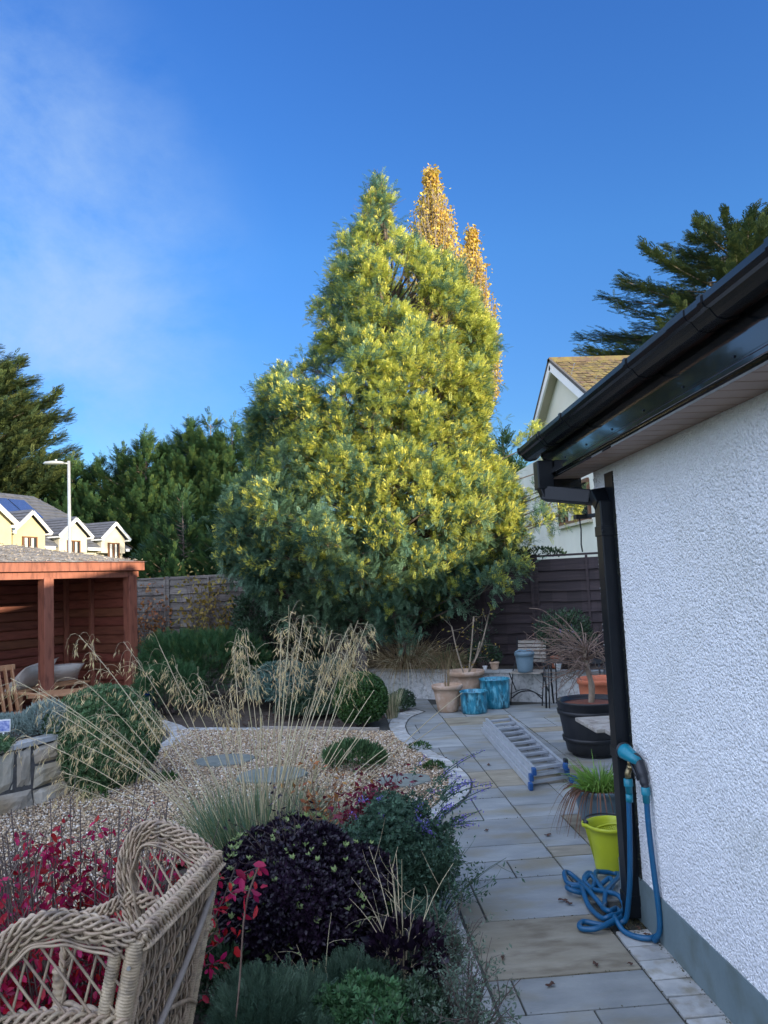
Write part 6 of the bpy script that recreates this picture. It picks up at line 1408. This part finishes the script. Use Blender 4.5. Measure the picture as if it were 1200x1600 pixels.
for p0, p1, p2 in heads:
    big = random.uniform(.75, 1.15)
    for k in range(19):
        q = random.uniform(.74, 1.0); c = p0 * (1 - q) ** 2 + 2 * p1 * q * (1 - q) + p2 * q * q; tg = 2 * (1 - q) * (p1 - p0) + 2 * q * (p2 - p1); tg /= np.linalg.norm(tg)
        d = tg * .55 + rng.normal(size=3) * .45; d[2] = max(d[2], -.1); side_ = 1 if p2[0] < -.7 else 0; L_ = random.uniform(.06, .17) * big
        e = c + d * L_ * np.array([1, 1, .6]) + np.array([0, 0, -.09 * random.uniform(.4, 1.5)]); HP.append(c); HQ.append(c + d * L_ * .7 + np.array([0, 0, .01])); HR.append(e)
        for m_ in range(4):
            u = random.uniform(.5, 1.05); SP.append(c * (1 - u) + e * u + rng.normal(size=3) * .006); SD.append(d * .25 + np.array([rng.normal() * .25, rng.normal() * .2, -.65]))
V, F = limbs(np.array(HP), np.array(HQ), np.array(HR), .0011, .0007, 4, 3); tag(mesh_np('head_branches', V, F, M['straw'], sg), kind='stuff')
V, F = stamp(([(0, 0, 0), (.065, .02, .3), (0, 0, 1), (-.065, .02, .3)], [(0, 1, 2), (0, 2, 3)]), np.array(SP), rots(np.array(SD)), rng.uniform(.025, .055, len(SP))); mesh_np('spikelets', V, F, M['strawhead'], sg)
# second plume set hanging over the hebe comes from grass rooted left of the clump
tuft('low_sedge', 'low arching olive-green grass mound in front of the giant feather grass', -.50, 3.92, 0, 1500, .45, .80, .005, 'grassblade', 1.0, (.5, 1.2), .14, second=('brownsedge', .5))
tuft('teal_grass', 'bluish-green fine grass beside the right foot of the giant feather grass', -.05, 5.1, 0, 520, .25, .5, .005, 'tealblade', .9, (.2, .9), .14, second=('straw', .12))

# ------------------------------------------------------------------ foreground bed
pt_ = shrub('purple_shrub', 'dense dome of near-black purple foliage with lime-green new tips, right of the wicker chair', 'shrub', (-.22, 3.45, .25), (.46, .44, .40), 36000, WH5, .025, 'purple_leaf', seed=51, amp=.34, lo=.5, zmin=-.6, second=('lime_leaf', .010, None), nt=30)
n_ = 380; P, Nn = shell(n_, (-.22, 3.45, .25), (.46, .44, .40), .97, 1.04, .0, 9, .34, 51); P = P[rng.uniform(size=len(P)) < np.clip((P[:, 2] - .25) * 2.2, .04, 1)]; V, F = stamp(WH5, P, rots(np.tile(np.array([0, 0, 1.]), (len(P), 1)) + rng.normal(size=P.shape) * .25), rng.uniform(.015, .028, len(P))); tag(mesh_np('lime_tips', V, F, M['lime_leaf'], pt_), kind='stuff')
cm = shrub('catmint', 'airy blue-green catmint bush with violet flower spikes spilling over the path', 'plant', (.22, 4.02, .20), (.36, .48, .42), 14000, WH, .024, 'catmint_leaf', seed=52, amp=.42, lo=.3, zmin=-.6, nt=60)
n_ = 46; a = rng.uniform(-2.4, 1.2, n_); P0 = np.column_stack([.28 + .25 * np.cos(a), 4.25 + .3 * np.sin(a), rng.uniform(.3, .55, n_)]); P2 = P0 + np.column_stack([np.cos(a) * rng.uniform(.08, .28, n_), np.sin(a) * .1, rng.uniform(.0, .14, n_)]); P1 = (P0 + P2) / 2 + np.array([0, 0, .03]); V, F = limbs(P0, P1, P2, .003, .0015, 4, 4); tag(mesh_np('flower_stems', V, F, M['catmint_leaf'], cm), kind='stuff')
i = rng.integers(0, n_, 1300); q = rng.uniform(.45, 1.0, 1300)[:, None]; P = P0[i] * (1 - q) ** 2 + 2 * P1[i] * q * (1 - q) + P2[i] * q * q + rng.normal(size=(1300, 3)) * .008; V, F = stamp(LT, P, rots(rng.normal(size=P.shape)), rng.uniform(.009, .017, 1300)); mesh_np('flowers', V, F, M['flower'], cm)
i = rng.integers(0, n_, 900); q = rng.uniform(.0, .6, 900)[:, None]; P = P0[i] * (1 - q) ** 2 + 2 * P1[i] * q * (1 - q) + P2[i] * q * q + rng.normal(size=(900, 3)) * .01; V, F = stamp(LT, P, rots(rng.normal(size=P.shape)), rng.uniform(.015, .03, 900)); mesh_np('stem_leaves', V, F, M['catmint_leaf'], cm)
# trailing catmint stems over the setts
twiggy('trailing_catmint', 'thin catmint stems with small leaves trailing onto the sett edging', 'plant', .42, 3.75, .05, 26, .42, 1.2, 'dark_leaf', .003, ('catmint_leaf', 900, .024), lean=(.35, .1), sub=4)
twiggy('nandina', 'upright shrub with dark red pointed leaves between the purple dome and the catmint', 'shrub', .08, 4.10, 0, 22, .56, .20, 'redtwig', .005, ('nandina_leaf', 1100, .05), sub=5)
twiggy('red_leaved_sprigs', 'sprays of small dark red leaves behind the catmint at the gravel edge', 'plant', .30, 5.2, 0, 14, .40, .5, 'redtwig', .003, ('nandina_leaf', 240, .04), sub=4)
twiggy('brown_leaved_sprigs', 'thin stems of dull red-green leaves behind the purple dome', 'plant', -.12, 4.45, 0, 18, .68, .45, 'redtwig', .003, ('copper_leaf', 260, .04), sub=4)
# foreground junipers and sages
shrub('feathery_juniper', 'low feathery blue-green juniper at the bottom of the photo beside the wicker chair', 'shrub', (-.30, 2.72, .10), (.34, .30, .24), 8000, JU, .065, 'bluejuniper', seed=53, amp=.5, lo=.4, up=.35, jit=.35, zmin=-.2)
shrub('green_ground_cover', 'small fresh green rosette plant between the feathery juniper and the sages', 'plant', (.04, 2.72, .12), (.24, .22, .20), 2600, WH, .028, 'juniper_leaf', seed=54, amp=.3, lo=.5)
shrub('heuchera', 'wrinkled dark purple heuchera below the dead pale stalks', 'plant', (.20, 3.10, .20), (.17, .15, .13), 420, LW, .055, 'purple_leaf', seed=55, nt=8)
shrub('rock_rose', 'dark green small-leaved shrub at the bottom right of the bed', 'shrub', (.24, 2.72, .10), (.20, .26, .20), 3600, WH, .024, 'dark_leaf', seed=56, amp=.5, lo=.4)
def sage(label, x, y, z, L_, n_, nl, ls, m='sage_leaf', spread=.5):
    return twiggy('sage', label, 'plant', x, y, z, n_, L_, spread, 'darktwig', .004, (m, nl, ls), group='grey-green sages along the setts', sub=5)
sage('grey-green sage with upright sprigs leaning over the setts at the bottom right of the bed', .38, 2.72, 0, .36, 30, 2600, .017, spread=.7)
sage('grey-green sage further up the setts, below the catmint', .36, 3.15, 0, .36, 26, 2000, .017, spread=.6)
sage('darker sage sprigs in the middle of the bottom edge', .12, 2.45, 0, .3, 26, 2000, .018, 'catmint_leaf')
twiggy('dead_stalks', 'pale straw-coloured dead flower stalks in front of the purple dome', 'plant', .20, 3.1, .1, 13, .48, .55, 'straw', .0028, None, sub=3)
twiggy('snowdrop_stalks', 'two thin stalks with tiny pale flowers in front of the purple dome', 'plant', -.12, 2.95, .1, 3, .38, .25, 'straw', .0022, ('lime_leaf', 16, .02), sub=1)

# burning bush behind the wicker chair
eb = thing('burning_bush', 'leafless-looking twiggy shrub with crimson-pink leaves behind the wicker chair', 'shrub', (-.95, 2.95, 0))
n_ = 130; a = rng.uniform(0, 2 * PI, n_); sp_ = rng.uniform(.1, 1, n_) * .75; ll = rng.uniform(.45, .92, n_)
P0 = np.column_stack([-.98 + np.cos(a) * .12, 2.95 + np.sin(a) * .12, np.zeros(n_)]); D = nrm(np.column_stack([np.cos(a) * sp_, np.sin(a) * sp_ * .8, np.ones(n_)])); P2 = P0 + D * ll[:, None]; P1 = P0 + np.column_stack([D[:, :2] * .7, D[:, 2] * .4]) * ll[:, None]
vf = [limbs(P0, P1, P2, .006, .002, 6, 4)]; A_, E_ = [], []
for k in range(7):
    q = rng.uniform(.3, 1, n_)[:, None]; B_ = P0 * (1 - q) ** 2 + 2 * P1 * q * (1 - q) + P2 * q * q; e = nrm(D * .8 + rng.normal(size=D.shape) * .65); Q_ = B_ + e * rng.uniform(.08, .24, n_)[:, None]; vf.append(limbs(B_, (B_ + Q_) / 2 + rng.normal(size=D.shape) * .012, Q_, .0025, .0011, 4, 3)); A_.append(B_); E_.append(Q_)
V, F = cat2(*vf); mesh_np('stems', V, F, M['darktwig'], eb); A_ = np.concatenate(A_); E_ = np.concatenate(E_)
# leaves hang in pairs, thick low down, few at the top
nl = 9500; i = rng.integers(0, len(A_), nl); q = rng.uniform(.2, 1.05, nl)[:, None]; P = A_[i] * (1 - q) + E_[i] * q + rng.normal(size=(nl, 3)) * .008
keep = rng.uniform(size=nl) < np.clip((.80 - P[:, 2]) / .42, .015, 1.0) * np.where(P[:, 0] < -1.25, .45, 1)
P = P[keep]; LE = ([(0, 0, 0), (.24, .07, .3), (.22, .06, .7), (0, -.03, 1), (-.22, .06, .7), (-.24, .07, .3)], [(0, 1, 2), (0, 2, 3), (0, 3, 4), (0, 4, 5)])
V, F = stamp(LE, P, rots(rng.normal(size=P.shape) * .6 + np.array([0, 0, -.55])), rng.uniform(.022, .043, len(P))); mesh_np('foliage', V, F, M['red_leaf'], eb)
# long bare twigs on the left over the gravel
twiggy('bare_twigs', 'tangle of bare grey twigs with few purple-red leaves at the left edge over the gravel', 'shrub', -1.55, 3.45, 0, 42, .68, .7, 'darktwig', .004, ('nandina_leaf', 130, .035), sub=6)
sr = thing('red_leaf_sprig', 'red leaves poking out to the right of the wicker chair back', 'plant', (-.33, 2.62, 0))
b = MB(); b.tube(bez([(-.42, 2.62, 0), (-.36, 2.6, .35), (-.33, 2.6, .62), (-.28, 2.6, .76)], 5), .003, 5); b.build('stem', M['redtwig'], sr)
P = np.array([(-.30, 2.6, .76), (-.28, 2.6, .75), (-.27, 2.59, .70), (-.31, 2.6, .68), (-.33, 2.6, .66), (-.29, 2.58, .64), (-.34, 2.6, .61), (-.36, 2.62, .74), (-.34, 2.6, .72), (-.35, 2.6, .56), (-.37, 2.62, .5)]); V, F = stamp(LE, P, rots(rng.normal(size=P.shape) * .4 + np.array([.2, 0, -.6])), rng.uniform(.038, .052, len(P))); mesh_np('leaves', V, F, M['red_leaf'], sr)

# ------------------------------------------------------------------ fallen leaves on the paving
FLL = [(1.28, 4.95, 'on the slab in the middle of the path below the gravel curve'), (.92, 5.12, 'near the catmint flower tips on the path'), (.80, 3.2, 'on the joint between the brown slab and the lower left slabs'), (1.03, 3.33, 'on the lower right of the big brown slab'), (.66, 3.45, 'on the left of the big brown slab'), (1.17, 3.31, 'tiny one near the wall setts'), (1.08, 3.98, 'beside the left loop of the hose'), (1.10, 3.94, 'touching the left loop of the hose'), (1.28, 6.85, 'long one lying beside the ladder'), (.45, 3.5, 'on the sett edging under the sage'), (.50, 3.15, 'reddish one on the sett edging at the bottom'), (1.345, 3.55, 'in the corner under the downpipe'), (1.33, 3.62, 'in the corner right of the pipe foot'), (.95, 7.2, 'on the slab by the sett curve')]
for i, (x, y, w) in enumerate(FLL):
    b = MB(); s_ = random.uniform(.014, .026) * (1.8 if 'long' in w else .6 if 'tiny' in w else 1); a = random.uniform(0, 6.28); v = []; n9 = 9
    for k in range(n9):
        t = 2 * PI * k / n9; r = s_ * (1 + .3 * math.sin(3 * t + i)) * random.uniform(.8, 1.1); px2, py2 = r * math.cos(t), r * .5 * math.sin(t); v.append((x + px2 * math.cos(a) - py2 * math.sin(a), y + px2 * math.sin(a) + py2 * math.cos(a), .006 + .010 * abs(math.sin(t * 1.5 + i))))
    b.add(v + [(x, y, .012)] + [(p[0], p[1], p[2] - .0015) for p in v], [(k, (k + 1) % n9, n9) for k in range(n9)] + [(k, n9 + 1 + k, n9 + 1 + (k + 1) % n9, (k + 1) % n9) for k in range(n9)])
    tag(b.build('fallen_leaf', M['deadleaf']), 'brown fallen leaf ' + w, 'fallen leaf', 'fallen leaves on the paving')
# debris along the bed edge and at the foot of the wall
n_ = 1500; P = np.concatenate([np.column_stack([rng.uniform(.35, 1.2, n_ // 2), rng.uniform(9.6, 10.6, n_ // 2), np.full(n_ // 2, -.022)]), np.column_stack([rng.uniform(-1.5, .6, n_ // 2), rng.uniform(9.0, 10.4, n_ // 2), np.full(n_ // 2, -.022)])])
V, F = stamp(LT, P, rots(rng.normal(size=P.shape) * np.array([1, 1, .2])), rng.uniform(.02, .045, n_)); tag(mesh_np('leaf_litter', V, F, M['deadleaf']), 'leaf litter', None, None, 'stuff')
bpy.context.view_layer.update()

shrub('feathery_juniper', 'second feathery juniper sprawling in front of the purple dome', 'shrub', (-.02, 2.98, .08), (.26, .2, .18), 3600, JU, .06, 'bluejuniper', seed=81, amp=.5, lo=.4, up=.35, jit=.35)
shrub('creeping_conifer', 'darker green tuft at the foot of the wicker chair', 'shrub', (-.40, 2.45, .08), (.2, .2, .2), 2600, JU, .06, 'juniper_leaf', seed=82, amp=.5, lo=.4)
twiggy('stray_shoots', 'stray dark shoots standing up out of the purple dome', 'plant', -.22, 3.45, .25, 34, .46, .75, 'darktwig', .003, ('purple_leaf', 700, .03), sub=3)
tuft('fine_grass', 'thin straggly grass blades poking out in front of the purple dome', -.02, 3.0, .05, 60, .25, .5, .003, 'straw', .8, (.1, .9), .2)
bpy.context.view_layer.update()

# moss and grit: on the joints, along the wall foot and beside the black strip
P = []
for x_, y0, y1 in ((B0, 1.5, 5.3), (A, 1.5, 10), (Dx, 4, 9.5), (1.48, 4.0, 5.3)): n_ = int((y1 - y0) * 60); P.append(np.column_stack([x_ + rng.normal(size=n_) * .005, y0 + (y1 - y0) * rng.uniform(0, 1, n_) ** 1.3, np.full(n_, -.001)]))
for y_ in (3.018, 3.28, 3.82, 4.33, 4.59, 4.85, 5.36, 5.87, 6.66): n_ = 34; P.append(np.column_stack([rng.uniform(B0, A, n_), y_ + rng.normal(size=n_) * .005, np.full(n_, -.001)]))
n_ = 700; P.append(np.column_stack([1.372 - np.abs(rng.normal(size=n_)) * .012, rng.uniform(1.5, 3.9, n_), np.full(n_, .003)]))
n_ = 260; P.append(np.column_stack([1.33 + rng.normal(size=n_) * .03, 3.68 + rng.normal(size=n_) * .07, np.full(n_, .006)]))
P = np.concatenate(P); V, F = stamp(LT, P, rots(rng.normal(size=P.shape) * np.array([1, 1, .6])), rng.uniform(.005, .014, len(P))); lf('moss', (.05, .06, .025), (.09, .07, .035), .4, .9, 0)
tag(mesh_np('moss', V, F, M['moss']), 'moss', None, None, 'stuff')
n_ = 1500; P = np.column_stack([np.full(n_, 1.372), np.where(rng.uniform(size=n_) < .5, 3.652, 3.768) + rng.normal(size=n_) * .004, rng.uniform(.2, 1.95, n_)]); V, F = stamp(LT, P, rots(rng.normal(size=P.shape)), rng.uniform(.005, .012, n_)); lf('algae', (.03, .035, .02), (.05, .05, .03), .4, .9, 0)
tag(mesh_np('algae', V, F, M['algae'], hs), 'dark moss along the edge of the downpipe strip', None, None, 'stuff')
shrub('ground_cover_shrub', 'dark leafy filler plant low between the chair back and the purple dome', 'shrub', (-.50, 3.25, .06), (.28, .3, .2), 2200, LT, .035, 'dark_leaf', seed=90, amp=.5, lo=.4, nt=10)
shrub('ground_cover_shrub', 'dark leafy filler plant between the feather grass clump and the burning bush', 'shrub', (-.95, 3.9, .05), (.2, .25, .12), 1800, LT, .035, 'dark_leaf', seed=91, amp=.5, lo=.4, nt=10)
bpy.context.view_layer.update()

# single feathery sprays breaking the mimosa outline
n_ = 900; i = rng.integers(0, len(Lp), n_); d = nrm(Ld[i] + rng.normal(size=(n_, 3)) * .45); Q0 = Lp[i] + d * lr[i][:, None] * .8; Q2 = Q0 + d * rng.uniform(.12, .34, n_)[:, None]
V, F = limbs(Q0, (Q0 + Q2) / 2, Q2, .004, .0015, 2, 3); P = np.repeat(Q2, 9, 0) * 1.0; u_ = rng.uniform(0, 1, len(P))[:, None]; P = np.repeat(Q0, 9, 0) * u_ + P * (1 - u_); D = nrm(np.repeat(d, 9, 0) + rng.normal(size=(len(P), 3)) * .55)
V2, F2 = stamp(FR, P, rots(D, up=np.array([0, 0, 1.])), rng.uniform(.08, .14, len(P))); mesh_np('outer_sprays', V2, F2, M['mimosa_leaf'], mt)
bpy.context.view_layer.update()

shrub('ground_cover_shrub', 'dark blue-green filler plant under the catmint, along the pale setts', 'shrub', (.30, 3.55, .06), (.20, .34, .26), 3600, WH, .024, 'catmint_leaf', seed=95, amp=.5, lo=.3, nt=20)
bpy.context.view_layer.update()
